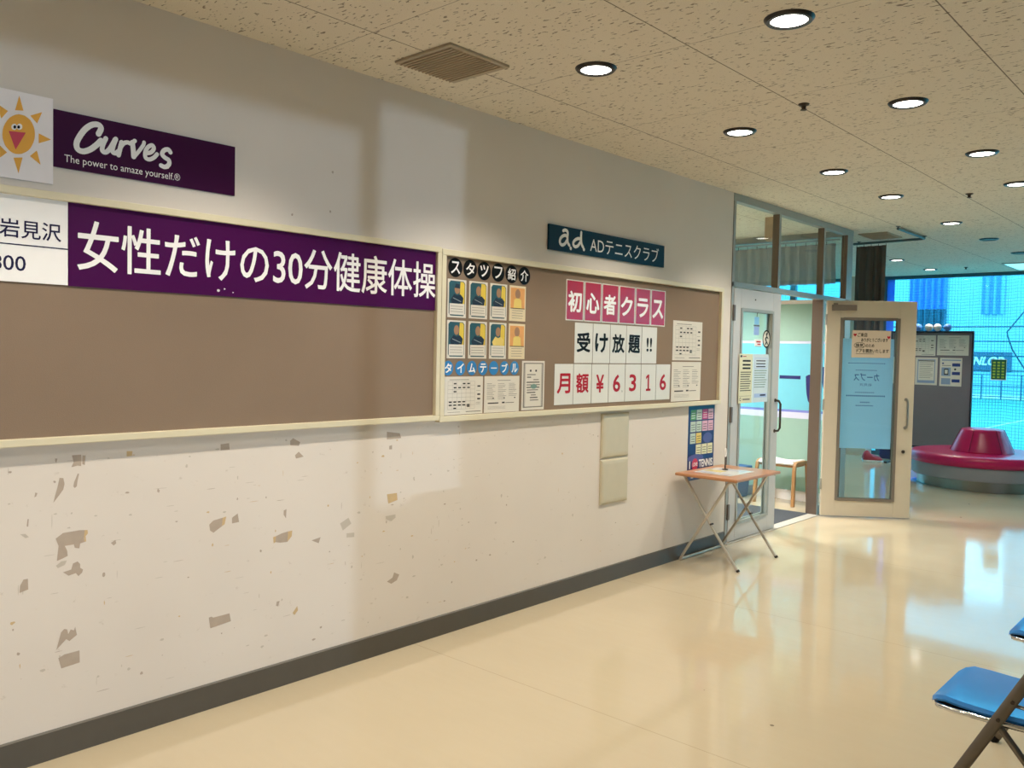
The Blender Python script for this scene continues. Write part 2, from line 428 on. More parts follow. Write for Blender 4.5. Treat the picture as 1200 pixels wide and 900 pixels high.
CE = 2.783
WX = -3.23
PG = [[(1.165,1.016),(1.178,1.014),(1.182,0.993),(1.178,0.973),(1.165,0.955),(1.144,0.928),(1.15,0.954),(1.158,0.982)],[(1.227,1.026),(1.232,1.024),(1.227,1.001),(1.224,0.979),(1.217,0.974),(1.212,0.98),(1.215,0.997),(1.22,1.008)],[(1.207,1.094),(1.239,1.094),(1.24,1.073),(1.239,1.052),(1.227,1.055),(1.205,1.051),(1.213,1.068)],[(1.244,1.091),(1.255,1.09),(1.252,1.055),(1.243,1.059)],[(1.152,0.798),(1.177,0.815),(1.233,0.817),(1.252,0.815),(1.249,0.786),(1.252,0.771),(1.236,0.768),(1.233,0.75),(1.217,0.755),(1.214,0.768),(1.183,0.767),(1.191,0.749),(1.193,0.729),(1.174,0.722),(1.156,0.717),(1.16,0.754),(1.162,0.77)],[(1.177,0.672),(1.205,0.677),(1.211,0.698),(1.227,0.703),(1.236,0.692),(1.236,0.678),(1.246,0.67),(1.243,0.659),(1.23,0.648),(1.221,0.661),(1.196,0.656)],[(1.036,0.65),(1.047,0.67),(1.061,0.67),(1.062,0.632),(1.034,0.625)],[(1.346,0.753),(1.363,0.762),(1.366,0.748),(1.356,0.741)],[(1.057,0.856),(1.06,0.881),(1.064,0.881),(1.062,0.854)],[(1.082,0.955),(1.085,0.972),(1.092,0.969),(1.088,0.958)],[(1.15,1.087),(1.158,1.086),(1.154,1.07),(1.151,1.077)],[(1.154,0.393),(1.17,0.453),(1.181,0.464),(1.191,0.46),(1.195,0.442),(1.203,0.457),(1.214,0.451),(1.219,0.463),(1.225,0.432),(1.199,0.415),(1.188,0.425)],[(1.161,0.362),(1.173,0.366),(1.181,0.37),(1.234,0.372),(1.235,0.327),(1.171,0.321)],[(1.742,0.381),(1.753,0.383),(1.762,0.377),(1.835,0.379),(1.842,0.344),(1.749,0.335)],[(1.741,0.767),(1.759,0.782),(1.8,0.788),(1.798,0.753),(1.76,0.731),(1.745,0.742)],[(1.843,0.782),(1.869,0.797),(1.876,0.76),(1.843,0.758)],[(2.054,0.673),(2.083,0.681),(2.115,0.685),(2.112,0.639),(2.076,0.641),(2.052,0.647)],[(1.789,1.095),(1.827,1.097),(1.83,1.07),(1.789,1.07)],[(2.121,1.087),(2.136,1.099),(2.173,1.078),(2.166,1.062),(2.122,1.068)],[(2.147,1.022),(2.166,1.036),(2.192,1.012),(2.152,1.007)],[(2.669,1.097),(2.751,1.085),(2.761,1.06),(2.67,1.059)],[(2.685,1.026),(2.703,1.029),(2.703,1.008),(2.685,1.009)],[(2.683,0.353),(2.719,0.367),(2.728,0.391),(2.762,0.374),(2.747,0.348),(2.711,0.337)],[(2.092,0.781),(2.106,0.786),(2.104,0.745),(2.092,0.762)],[(2.239,0.626),(2.288,0.634),(2.278,0.607)],[(2.061,0.382),(2.076,0.382),(2.069,0.359),(2.058,0.364)]]
PT = [[(1.252,0.815),(1.262,0.814),(1.263,0.801),(1.255,0.792),(1.257,0.772),(1.252,0.771),(1.249,0.79)],[(1.404,1.095),(1.426,1.093),(1.424,1.075),(1.404,1.074)],[(1.8,0.788),(1.817,0.791),(1.81,0.76),(1.798,0.753)],[(2.115,0.685),(2.137,0.686),(2.134,0.661),(2.112,0.639)],[(2.04,0.671),(2.054,0.673),(2.052,0.647),(2.043,0.643)],[(2.675,0.788),(2.739,0.788),(2.743,0.752),(2.685,0.741)],[(2.143,0.314),(2.167,0.34),(2.171,0.32),(2.153,0.302)]]
PF = [[(1.153,0.7),(1.171,0.713),(1.19,0.713),(1.183,0.698),(1.159,0.69)],[(2.668,0.68),(2.731,0.682),(2.732,0.665),(2.705,0.651),(2.672,0.666)],[(1.036,0.831),(1.053,0.83),(1.064,0.817),(1.053,0.815)],[(2.396,0.682),(2.444,0.703),(2.461,0.673),(2.412,0.646)],[(2.434,0.63),(2.479,0.627),(2.479,0.606),(2.434,0.61)]]
SUNR = [[(1.034,2.339),(1.047,2.291),(1.021,2.287)],[(1.106,2.299),(1.09,2.257),(1.068,2.279)],[(1.135,2.21),(1.095,2.19),(1.095,2.224)],[(1.101,2.117),(1.067,2.141),(1.089,2.164)],[(1.031,2.076),(1.016,2.126),(1.044,2.132)],[(0.958,2.102),(0.974,2.16),(0.996,2.14)],[(0.96,2.3),(0.999,2.279),(0.979,2.25)]]
SUND = [(1.083,2.219),(1.082,2.205),(1.079,2.192),(1.074,2.179),(1.068,2.167),(1.06,2.157),(1.051,2.15),(1.042,2.144),(1.032,2.141),(1.022,2.14),(1.013,2.142),(1.004,2.147),(0.997,2.154),(0.99,2.163),(0.986,2.174),(0.983,2.185),(0.982,2.198),(0.983,2.211),(0.986,2.225),(0.991,2.237),(0.997,2.248),(1.004,2.258),(1.013,2.266),(1.022,2.272),(1.032,2.276),(1.042,2.276),(1.051,2.275),(1.06,2.27),(1.068,2.264),(1.074,2.255),(1.079,2.244),(1.082,2.232)]
SUNE = [[(1.027,2.232),(1.026,2.227),(1.023,2.223),(1.02,2.22),(1.016,2.22),(1.012,2.221),(1.01,2.224),(1.009,2.229),(1.01,2.233),(1.012,2.237),(1.016,2.24),(1.02,2.241),(1.023,2.24),(1.026,2.237)],[(1.043,2.236),(1.043,2.231),(1.04,2.227),(1.036,2.224),(1.033,2.223),(1.029,2.224),(1.027,2.228),(1.026,2.232),(1.027,2.237),(1.029,2.241),(1.033,2.244),(1.037,2.245),(1.04,2.243),(1.043,2.24)]]
SUNP = [[(1.024,2.231),(1.023,2.227),(1.021,2.225),(1.018,2.224),(1.016,2.226),(1.015,2.229),(1.016,2.232),(1.018,2.235),(1.021,2.236),(1.023,2.234)],[(1.036,2.233),(1.035,2.23),(1.033,2.227),(1.031,2.227),(1.028,2.228),(1.027,2.231),(1.028,2.235),(1.031,2.238),(1.033,2.238),(1.035,2.236)]]
SUNB = [(1.001,2.213),(1.054,2.218),(1.022,2.154)]
CUR = [([(1.295,2.262),(1.304,2.284),(1.294,2.295),(1.272,2.29),(1.249,2.27),(1.23,2.241),(1.219,2.214),(1.223,2.194),(1.241,2.189),(1.265,2.2),(1.287,2.22),(1.304,2.24)],13),([(1.321,2.251),(1.31,2.224),(1.309,2.204),(1.321,2.201),(1.335,2.216),(1.349,2.242),(1.354,2.253)],11),([(1.357,2.256),(1.347,2.227),(1.345,2.208),(1.356,2.204),(1.368,2.214)],11),([(1.378,2.248),(1.372,2.222),(1.367,2.199)],11),([(1.372,2.225),(1.385,2.245),(1.4,2.252),(1.412,2.25),(1.427,2.263)],10),([(1.418,2.255),(1.421,2.231),(1.423,2.203)],12),([(1.423,2.201),(1.443,2.228),(1.459,2.253),(1.462,2.264)],9),([(1.468,2.224),(1.489,2.232),(1.5,2.249),(1.493,2.259),(1.478,2.25),(1.467,2.23),(1.468,2.208),(1.483,2.204),(1.501,2.215),(1.512,2.229)],10),([(1.565,2.246),(1.556,2.255),(1.54,2.249),(1.532,2.233),(1.543,2.222),(1.559,2.214),(1.559,2.198),(1.544,2.186),(1.528,2.189)],11),([(1.553,2.188),(1.554,2.187)],8)]
CURS = 0.0009132420091324201
AD = [([(3.99,2.231),(4.008,2.237),(4.026,2.233),(4.033,2.22),(4.031,2.194),(4.035,2.166),(4.052,2.15)],20),([(4.03,2.2),(4.009,2.206),(3.981,2.196),(3.962,2.177),(3.962,2.155),(3.98,2.145),(4.006,2.154),(4.025,2.175)],20),([(4.161,2.199),(4.14,2.201),(4.111,2.191),(4.091,2.174),(4.092,2.157),(4.11,2.148),(4.136,2.157),(4.156,2.179)],20),([(4.166,2.241),(4.165,2.206),(4.172,2.171),(4.188,2.153)],20),([(4.065,2.134),(4.066,2.133)],22),([(4.196,2.14),(4.197,2.14)],22)]

# ================================================================== THE SETTING
struct('floor', MB().box(-9.6, 7.2, -4.1, 13.82, -.1, 0), FLOOR)
struct('ceiling', MB().box(-9.6, 7.2, -4.1, 13.82, CE, CE+.1), CEIL)

# long left wall with its torn patches and scuffs
wb = MB().box(WX-.12, WX, -4.1, 6.13, 0, CE, 0)
for lst, mi in ((PG, 1), (PT, 2), (PF, 3)):
    for p in lst: wb.poly([(WX+.0006+.0001*mi, y, z) for y, z in p], mi)
for k in range(300):                                            # small scuffs and nicks
    y = random.uniform(.95, 5.3); z = random.uniform(.16, 1.1)
    if y > 3.2 and random.random() < .55: continue
    a, b = (random.uniform(.002, .012), random.uniform(.002, .007)) if random.random() < .6 else (random.uniform(.008, .028), .0012)
    if random.random() < .3: a, b = b, a
    n = 7; q = [(WX+.0005, y+a*math.cos(2*PI*i/n)*random.uniform(.6, 1.2), z+b*math.sin(2*PI*i/n)*random.uniform(.6, 1.2)) for i in range(n)]
    wb.poly(q, random.choice((1, 3, 3, 3, 2)))
for y, z in ((1.03, .41), (1.98, .62), (2.32, 2.12), (2.12, 2.08), (3.55, .63), (2.33, 2.3), (4.41, .97)):
    wb.poly([(WX+.0005, y+.008*math.cos(i)*random.uniform(.5, 1), z+.008*math.sin(i)*random.uniform(.5, 1)) for i in range(6)], 1)
struct('wall_left', wb, [WALL, PEEL, PEELTAN, PEELFAINT])
struct('baseboard_left', MB().add([(WX, -4, 0), (WX+.010, -4, 0), (WX+.007, -4, .1), (WX, -4, .106), (WX, 6.12, 0), (WX+.010, 6.12, 0), (WX+.007, 6.12, .1), (WX, 6.12, .106)],
       [(0, 1, 2, 3), (7, 6, 5, 4), (0, 4, 5, 1), (1, 5, 6, 2), (2, 6, 7, 3)]), BASEB)
struct('wall_back', MB().box(-3.35, 7.2, -4.1, -4.0, 0, CE), PLAIN)
# right wall, out of the picture, with the tall side windows that let the daylight in
rw = MB()
RX0, RX1 = 7.0, 7.12
for y0, y1, z0, z1 in ((-4.1, -3.4, 0, CE), (3.17, 13.8, 0, CE), (-3.4, 3.17, 0, .05), (-3.4, 2.48, 2.62, CE), (2.48, 2.60, .05, CE), (2.60, 3.17, .05, .84), (-1.0, -.9, .05, 2.62), (.7, .8, .05, 2.62)):  # unseen openings fitted to the left wall's light; sill raised to avoid chair shadow
    rw.box(RX0, RX1, y0, y1, z0, z1)
struct('wall_right', rw, PLAIN)
for i, (y0, y1, z1) in enumerate(((-3.4, -1.0, 2.62), (-.9, .7, 2.62), (.8, 2.48, 2.62), (2.60, 3.17, CE))):
    win = thing('window_%d' % (i+2), None, None, (0, 0, 0), kind='structure')
    MB().box(7.05, 7.056, y0, y1, .84 if y0 == 2.60 else .05, z1).build('glass_pane', GLASSG, win)
# gym behind the left wall, and the lobby beyond it
struct('wall_gym', MB().box(-9.6, -9.5, -1, 13.8, 0, CE), PLAIN)
struct('wall_gym_back', MB().box(-9.5, WX-.12, 3.9, 4.0, 0, CE), PLAIN)

# window wall at the end of the lobby: window_1
win = thing('window_1', None, None, (0, 13.75, 0), kind='structure')
fb = MB()
fb.box(-9.5, 7.0, -.03, .05, CE-.05, CE); fb.box(-9.5, 7.0, -.03, .05, 0, .06)
for x in (-9.3, -7.6, -6.1, -5.1, -4.62, 0.2, 1.8, 3.6, 5.4): fb.box(x-.045, x+.045, -.03, .05, .06, CE-.05)
fb.build('window_frame', mat('teal_window_frame', (70, 110, 130), .4, metal=.4), win)
MB().box(-9.5, 7.0, .005, .011, .06, CE-.05).build('glass_pane', GLASSC, win)
MB().box(-4.575, -4.47, -.02, .0, .06, CE-.05).build('frosted_strip', mat('blue_frosted_strip', (110, 170, 240), .5, transl=.6), win)

struct('wall_column', MB().box(-5.08, -4.72, 13.45, 13.70, 0, CE), PLAIN)
# glazed front of the gym: frame, transoms and side light = window_6
gf = thing('window_6', None, None, (WX, 0, 0), kind='structure')
fb = MB()
FD = -.055
fb.box(FD, .006, 6.13, 8.64, CE-.06, CE)                          # header
fb.box(FD, .006, 6.13, 8.56, 2.05, 2.092)                         # transom bar
for y0, y1, z0 in ((6.13, 6.168, 0), (6.945, 6.985, 2.092), (7.905, 7.945, 2.092), (8.49, 8.63, 0), (7.935, 7.975, 0)):
    fb.box(-.10 if y0 == 7.935 else FD, .006, y0, y1, z0, 2.06 if y0 == 7.935 else CE-.06); fb.m[-4] = 1
fb.box(FD, .006, 7.975, 8.49, 0, .09)
fb.build('frame', [FRAMEM, FRAMEB], gf, bevel=.003)
for y0, y1, z0, z1 in ((6.168, 6.945, 2.092, CE-.06), (6.985, 7.905, 2.092, CE-.06), (7.945, 8.49, 2.092, CE-.06), (7.975, 8.49, .09, 2.05)):
    MB().box(-.033, -.027, y0, y1, z0, z1).build('glass_pane', GLASS, gf)
MB().box(-.09, .03, 6.13, 7.93, 0, .006).build('threshold', mat('pale_aluminium', (184, 180, 170), .5), gf, bevel=.003)

# end of the gym towards the lobby: glass with mint and aqua film = window_7
ge = thing('window_7', None, None, facing_back(-9.5, 8.62, 0), kind='structure')
L = 9.5-3.29
fb = MB()
fb.box(0, L, 2.06, 2.10, -.03, .03, 1); fb.box(0, L, 0, .1, -.03, .03, 1); fb.box(0, L, CE-.06, CE, -.03, .03, 0)
for k in range(5): fb.box(L-.02-k*1.4, L+.02-k*1.4, .1, CE-.06, -.028, .028, 0)
fb.build('frame', [FRAMEM, WHITE], ge)
pm = MB()
for a, b, m in ((.1, .86, 0), (.86, .925, 2), (.925, .95, 3), (.95, 1.645, 1), (1.645, 1.672, 2), (1.672, 2.06, 0)): pm.box(.02, L-.02, a, b, -.004, .004, m)
pm.build('film_panel', [MINT, AQUA, mat('lilac_white_film', (222, 224, 246), .5), mat('lilac_film', (130, 140, 220), .5)], ge)
MB().text('ー', L-.655, L-.425, 1.272, 1.31, .006).build('letter', NAVYFILM, ge)
MB().text('カ', L-.36, L-.02, 1.02, 1.40, .006, bold=.022, mirror=True).build('letter', NAVYFILM, ge)
MB().box(.02, L-.02, 2.10, CE-.06, -.003, .003).build('glass_pane', GLASS, ge)

# ------------------------------------------------------------------ double door: door_1 closed leaf, door_2 open leaf
def leaf(name, m, w, h, g0, g1, gz0, gz1, mats):
    d = thing(name, None, None, m, kind='structure')
    b = MB(); t = .02
    b.box(0, g0, 0, h, -t, t); b.box(g1, w, 0, h, -t, t); b.box(g0, g1, 0, gz0, -t, t); b.box(g0, g1, gz1, h, -t, t)
    b.build('leaf_panel', mats[0], d, bevel=.003)
    f = MB(); e = .022
    for s in (1, -1):
        za, zb = (t, t+.008) if s > 0 else (-t-.008, -t)
        f.box(g0-.004, g0+e, gz0, gz1, za, zb); f.box(g1-e, g1+.004, gz0, gz1, za, zb)
        f.box(g0+e, g1-e, gz0-.004, gz0+e, za, zb); f.box(g0+e, g1-e, gz1-e, gz1+.004, za, zb)
    f.build('glazing_bead', mats[1], d)
    MB().box(g0, g1, gz0, gz1, -.003, .003).build('glass_pane', GLASS, d)
    return d
def pull(parent, x, z0, z1, m, bow=.05):
    b = MB()
    for s in (1, -1):
        p = [(x, z0, s*.018), (x, z0+.004, s*(.02+bow*.7)), (x, z0+.03, s*(.02+bow)), (x, (z0+z1)/2, s*(.02+bow)), (x, z1-.03, s*(.02+bow)), (x, z1-.004, s*(.02+bow*.7)), (x, z1, s*.018)]
        b.tube(p, .0095, 10)
        for z in (z0, z1): b.lathe([(.016, 0), (.016, .004), (.01, .008)], 16, 0, (x, z, s*.02 if s > 0 else -.028))
    return b.build('pull_handle', m, parent, smooth=True, auto=True)
d1 = leaf('door_1', on_left(6.172, .012, -.012), .848, 2.03, .12, .70, .13, 1.875, (DOORGREY, FRAMEM))
pull(d1, .79, .85, 1.115, DARKMETAL)
for z in (.18, .96, 1.77):
    MB().box(-.02, .012, z, z+.125, .016, .03).build('hinge', FRAMEB, d1, bevel=.003)
MB().ball((.36, 1.955, .022), .006, .006, .006).build('screw_cap', DARKMETAL, d1)
DIR = Vector((.64, .49, 0)).normalized()
d2 = leaf('door_2', frame((-3.185, 7.925, .012), DIR, (0, 0, 1)), .815, 2.03, .128, .665, .15, 1.87, (DOORMETAL, mat('taupe_bead', (120, 112, 102), .5)))
pull(d2, .745, .85, 1.115, STEEL)
MB().lathe([(.016, 0), (.016, .006), (.011, .008), (.011, .012)], 18, 0, (.735, .625, .02)).build('lock', DARKMETAL, d2)
cb = MB().box(.04, .26, 1.935, 1.99, .02, .06); cb.box(.05, .09, 1.99, 2.005, .03, .05); cb.build('door_closer', GREYM, d2, bevel=.004)
MB().box(.0, .815, -.008, .004, -.012, .012).build('bottom_seal', CHROME, d2)
for z in (.25, 1.0, 1.8): MB().tube([(-.008, z, .022), (-.008, z+.1, .022)], .009, 10).build('hinge', FRAMEM, d2)
# ------------------------------------------------------------------ the court outside the lobby window
struct('ground_court', MB().box(-45, 30, 13.9, 40, -.12, -.02), mat('green_court', (88, 158, 140), .6, var=.06, scale=.6))

# ================================================================== NOTICE BOARDS
def board(label, y0, y1, z0, z1, fw=.027):
    t = thing('notice_board', label, 'notice board', on_left(y0, z0))
    w, h = y1-y0, z1-z0
    MB().box(fw*.5, w-fw*.5, fw*.5, h-fw*.5, .001, .016).build('felt_panel', CORK, t)
    b = MB()
    b.box(0, w, 0, fw, 0, .04); b.box(0, w, h-fw, h, 0, .04); b.box(0, fw, fw, h-fw, 0, .04); b.box(w-fw, w, fw, h-fw, 0, .04)
    b.build('frame', CREAM, t, bevel=.003)
    return t
BO = .017
board('long brown notice board with cream frame under the purple banner, mostly bare', -.62, 2.982, 1.140, 2.026)
board('brown felt notice board with cream frame, right one covered in cards and timetables', 2.985, 5.945, 1.130, 2.020, .030)

# signs on the wall and on the left board
t = thing('sign_board', 'white square sign with an orange sun emblem above the left notice board', 'sign', on_left(.845, 2.056))
P_ = MB().box(0, .297, 0, .297, .001, .006).build('panel', mat('pinkish_white_panel', (252, 244, 244), .5), t)
b = MB()
lo = lambda P: [(y-.845, z-2.056, .0072) for y, z in P]
for r in SUNR: b.poly(lo(r), 0)
b.poly(lo(SUND), 0)
for e in SUNE: b.poly([(x, y, .0078) for x, y, _ in lo(e)], 1)
for e in SUNP: b.poly([(x, y, .0084) for x, y, _ in lo(e)], 2)
b.poly([(x, y, .0078) for x, y, _ in lo(SUNB)], 3)
b.build('sun_emblem', [ORANGE, WHITE, BLACK, CRIMSON], P_)

t = thing('sign_board', 'dark purple sign with white script lettering and slogan on the upper wall', 'sign', on_left(1.143, 2.119))
P_ = MB().box(0, .697, 0, .20, .001, .008).build('panel', PURPLED, t)
b = MB()
for pts, wd in CUR: b.ribbon([(y-1.143, z-2.119) for y, z in pts], wd*.00155, .0092)
b.build('script_lettering', WHITE, P_)
MB().text('The power to amaze yourself.®', .035, .462, .014, .05, .0092, res=2).build('slogan_lettering', WHITE, P_)

t = thing('banner', 'wide purple banner with large white Japanese lettering along the top of the left board', 'banner', on_left(1.187, 1.703, BO))
b = MB().box(0, 1.768, 0, .296, 0, .005)
for x, y, r in ((.575, .022, .007), (.602, .03, .004), (.64, .018, .003)): b.disc(x, y, r, r*.8, .006, 1, 8)
P_ = b.build('panel', [PURPLE, WHITE], t)
MB().text('女性だけの30分健康体操', .031, 1.772-.006, .060, .238, .0062, bold=.010).build('lettering', WHITE, P_)

t = thing('sign_board', 'white sign plate with a ruled line and telephone number, left of the purple banner', 'sign', on_left(.2, 1.705, BO))
P_ = MB().box(0, .985, 0, .295, 0, .005).build('panel', WHITE, t)
b = MB()
b.text('岩見沢', .768, .962, .150, .212, .006, bold=.008)
b.rect(0, .985, .125, .129, .006)
b.text('800', .742, .848, .038, .088, .006, bold=.008)
b.build('lettering', NAVYINK, P_)

t = thing('sign_board', 'small dark teal sign of a tennis club with white lettering above the right board', 'sign', on_left(3.86, 2.108))
P_ = MB().box(0, 1.258, 0, .150, .001, .014).build('panel', TEAL, t)
b = MB()
for pts, wd in AD: b.ribbon([(y-3.86, z-2.108) for y, z in pts], wd*.00098, .0152)
b.build('logo', WHITE, P_)
MB().text('ADテニスクラブ', .400, 1.185, .026, .124, .0152).build('lettering', WHITE, P_)

# ------------------------------------------------------------------ cards
def card(name, label, cat, y0, y1, z0, z1, mats, group=None, border=0., off=BO):
    t = thing(name, label, cat, on_left(y0, z0, off), group)
    w, h = y1-y0, z1-z0
    b = MB().box(.003, w-.003, .001, h-.002, 0, .0012)
    if border: b.rect(.003+border, w-.003-border, border, h-border, .0016, 1)
    return b.build('card_face', mats, t)
ry = (4.025, 4.207, 4.39, 4.58, 4.77, 4.957, 5.145)
for i, ch in enumerate('初心者クラス'):
    t = card('letter_card', 'red card with the white character %s on the right board' % ch, 'card', ry[i], ry[i+1], 1.697, 1.948, [PAPERG, REDCARD], 'red letter cards in the top row', .008)
    MB().text(ch, .027, .153, .057, .178, .0022, bold=.035).build('lettering', WHITE, t)
wy = (4.119, 4.307, 4.493, 4.676, 4.858, 5.048)
for i, ch in enumerate(('受', 'け', '放', '題', '!!')):
    t = card('letter_card', 'white card with the black %s on the right board' % ('exclamation marks' if i == 4 else 'character '+ch), 'card', wy[i], wy[i+1], 1.438, 1.69, [PAPERG], 'white letter cards in the middle row')
    if i < 4: MB().text(ch, .027, .158, .072, .188, .0018, bold=.035).build('lettering', BLACK, t)
    else:
        for x in (.062, .104): MB().text('!', x, x+.021, .085, .175, .0018, bold=.03).build('exclamation_mark', BLACK, t)
py = (3.932, 4.117, 4.303, 4.486, 4.672, 4.86, 5.047, 5.233)
pl = ('red character 月', 'red character 額', 'red yen sign', 'red figure 6 and a comma', 'red figure 3', 'red figure 1', 'last red figure 6')
for i, ch in enumerate('月額¥6316'):
    t = card('letter_card', 'white card with the %s, bottom row of the board' % pl[i], 'card', py[i], py[i+1], 1.185, 1.435, [PAPERG], 'white price cards in the bottom row')
    b = MB()
    if i == 5:
        b.rect(.083, .1015, .079, .178, .0018); b.rect(.064, .120, .066, .081, .0018); b.poly([(.083, .178, .0018), (.062, .163, .0018), (.062, .145, .0018), (.083, .159, .0018)])
    else: b.text(ch, *((.03, .152, .072, .188) if i < 2 else (.052, .128, .07, .178) if i != 5 else (.060, .106, .07, .178)), .0018, bold=.03)
    b.build('lettering', REDINK, t)
    if i == 3: MB().text(',', .150, .157, .06, .076, .0018).build('comma', INK, t)
# discs with one character each
def discs(chars, ys, z, r, rx, m, gname, what, bw):
    for i, (ch, y) in enumerate(zip(chars, ys)):
        lab = '%s paper disc with the white %s, %s' % (what[0], 'long-vowel dash' if ch == 'ー' else 'character '+ch, what[1])
        t = thing('letter_disc', lab, 'paper disc', on_left(y, z, BO+(.0006 if i % 2 else 0)), gname)
        t = MB().prism([(rx*math.cos(2*PI*k/32), r*math.sin(2*PI*k/32)) for k in range(32)], 0, .0008).build('disc', m, t)
        s = .62
        q = (-rx*s, rx*s, -r*.07, r*.07) if ch == 'ー' else (-rx*s, rx*s, -r*s, r*s)
        MB().text(ch, *q, .0022, bold=bw).build('lettering', WHITE, t)
discs('スタッフ紹介', (3.098, 3.207, 3.314, 3.424, 3.535, 3.642), 1.934, .050, .051, BLACK, 'black letter discs above the staff cards', ('black', 'above the staff cards'), .02)
discs('タイムテーブル', (3.058, 3.146, 3.233, 3.318, 3.404, 3.490, 3.574), 1.409, .0385, .037, BLUEDISC, 'blue letter discs above the timetables', ('blue', 'above the small timetables'), .03)

# staff cards
PTEAL = mat('photo_teal', (46, 88, 98), .4, var=.3); PYEL = mat('photo_yellow', (226, 196, 66), .4, var=.15)
PDARK = mat('photo_dark_clothes', (30, 40, 58), .4); PSKIN = mat('photo_skin', (164, 124, 92), .4, var=.1)
PORG = mat('photo_orange', (226, 162, 92), .4, var=.25); PLEM = mat('photo_lemon_clothes', (232, 206, 110), .4, var=.1)
PBLUR = mat('photo_stripe', (150, 150, 150), .4); CARDY = mat('yellowed_card', (228, 212, 176), .5)
cy = ((3.042, 3.183), (3.199, 3.346), (3.361, 3.503), (3.518, 3.661))
cz = ((1.673, 1.875), (1.459, 1.661))
for r in range(2):
    for k in range(4):
        org = k == 3; lem = (k == 2 and r == 1)
        row = ('upper', 'lower')[r]
        lab = ('%s staff card with an orange photo, at the right end of its row' % row) if org else ('lower staff card with a teal photo of a person in a yellow top' if lem else
               '%s staff card, %s from left, photo of a person in dark clothes' % (row, ('first', 'second', 'third')[k]))
        t = card('staff_card', lab, 'card', cy[k][0], cy[k][1], cz[r][0], cz[r][1], [CARDY if org else PAPER], 'staff cards on the right board')
        w, h = cy[k][1]-cy[k][0], .202
        b = MB(); x0, x1 = .012, w-.012; z1 = .0016
        if not org:
            c = .012; pr = [(x0+c, .010), (x1-c, .010), (x1, .010+c), (x1, h-.010-c), (x1-c, h-.010), (x0+c, h-.010), (x0, h-.010-c), (x0, .010+c)]
            b.poly([(x, y, z1) for x, y in pr], 0)
            b.poly([(x0+.075, h*.36, z1+.0003), (x1-.004, h*.36, z1+.0003), (x1-.004, h-.025, z1+.0003), (x1-.014, h-.013, z1+.0003), (x0+.082, h-.013, z1+.0003)], 1)
            b.disc(w*.5, h*.74, .019, .026, z1+.0006, 3, 16)
            if r == 0 and k == 0: b.poly([(w*.5-.019, h*.77, z1+.0008), (w*.5+.02, h*.76, z1+.0008), (w*.5+.016, h*.87, z1+.0008), (w*.5-.01, h*.88, z1+.0008)], 2)
            tm = 5 if lem else 2
            b.poly([(x0+.02, h*.37, z1+.0009), (x1-.018, h*.37, z1+.0009), (x1-.012, h*.52, z1+.0009), (w*.5+.024, h*.61, z1+.0009), (w*.5, h*.57, z1+.0009), (w*.5-.022, h*.61, z1+.0009), (x0+.012, h*.46, z1+.0009)], tm)
            if not lem: b.poly([(w*.5-.03, h*.50, z1+.0012), (w*.5+.03, h*.41, z1+.0012), (w*.5+.03, h*.43, z1+.0012), (w*.5-.03, h*.52, z1+.0012)], 6)
            b.rect(x0+.004, x1-.004, .016, h*.365, z1+.0014, 7)
        else:
            b.rect(x0, x1, h*.36, h-.014, z1, 4)
            b.disc(w*.5, h*.76, .022, .028, z1+.0005, 3, 16)
            b.poly([(w*.5-.034, h*.37, z1+.0007), (w*.5+.034, h*.37, z1+.0007), (w*.5+.03, h*.6, z1+.0007), (w*.5+.012, h*.64, z1+.0007), (w*.5-.012, h*.64, z1+.0007), (w*.5-.03, h*.6, z1+.0007)], 5)
            b.rect(x0, x1, h*.35, h*.365, z1+.0009, 8)
        for q in range(3 if not org else 4): b.rect(x0+.012, x1-.014-.006*(q % 2), h*.29-q*.014, h*.29-q*.014+.0022, z1+.0017, 9)
        b.build('printed_photo', [PTEAL, PYEL, PDARK, PSKIN, PORG, PLEM, PBLUR, PAPER, PDARK, INKL], t)

# printed sheets: greeked lines only
def timetable(b, w, h, z=.0016, m=(1, 2), rows=7, cols=6):
    b.rect(w*.12, w*.62, h*.91, h*.925, z, m[1])
    x0, x1, y0, y1 = w*.08, w*.78, h*.14, h*.87
    for i in range(rows+1): b.rect(x0, x1, y0+(y1-y0)*i/rows, y0+(y1-y0)*i/rows+h*.004, z, m[1])
    for i in range(cols+1): b.rect(x0+(x1-x0)*i/cols, x0+(x1-x0)*i/cols+w*.003, y0, y1, z, m[1])
    for c, r in ((1, 6), (3, 6), (4, 6), (1, 5), (2, 5), (3, 5), (4, 5), (1, 4), (0, 1.4), (1, 1.4), (2, 1.4), (3, 1.4), (0, .6), (1, .6), (2, .6), (3, .6), (4, .6), (4, .2), (1, -.2)):
        xx = x0+(x1-x0)*(c+.25)/cols; yy = y0+(y1-y0)*(r+.3)/rows
        b.rect(xx, xx+(x1-x0)/cols*.62, yy, yy+h*.035, z+.0003, m[0])
    for r in (.72, .5, .38): b.rect(w*.85, w*.93, h*r, h*r+h*.04, z+.0003, m[0])
    for r in (.62, .3, .26): b.rect(w*.82, w*.93, h*r, h*r+h*.008, z, m[1])
    b.rect(w*.55, w*.95, h*.06, h*.075, z, m[0]); b.rect(w*.08, w*.4, h*.06, h*.07, z, m[1])
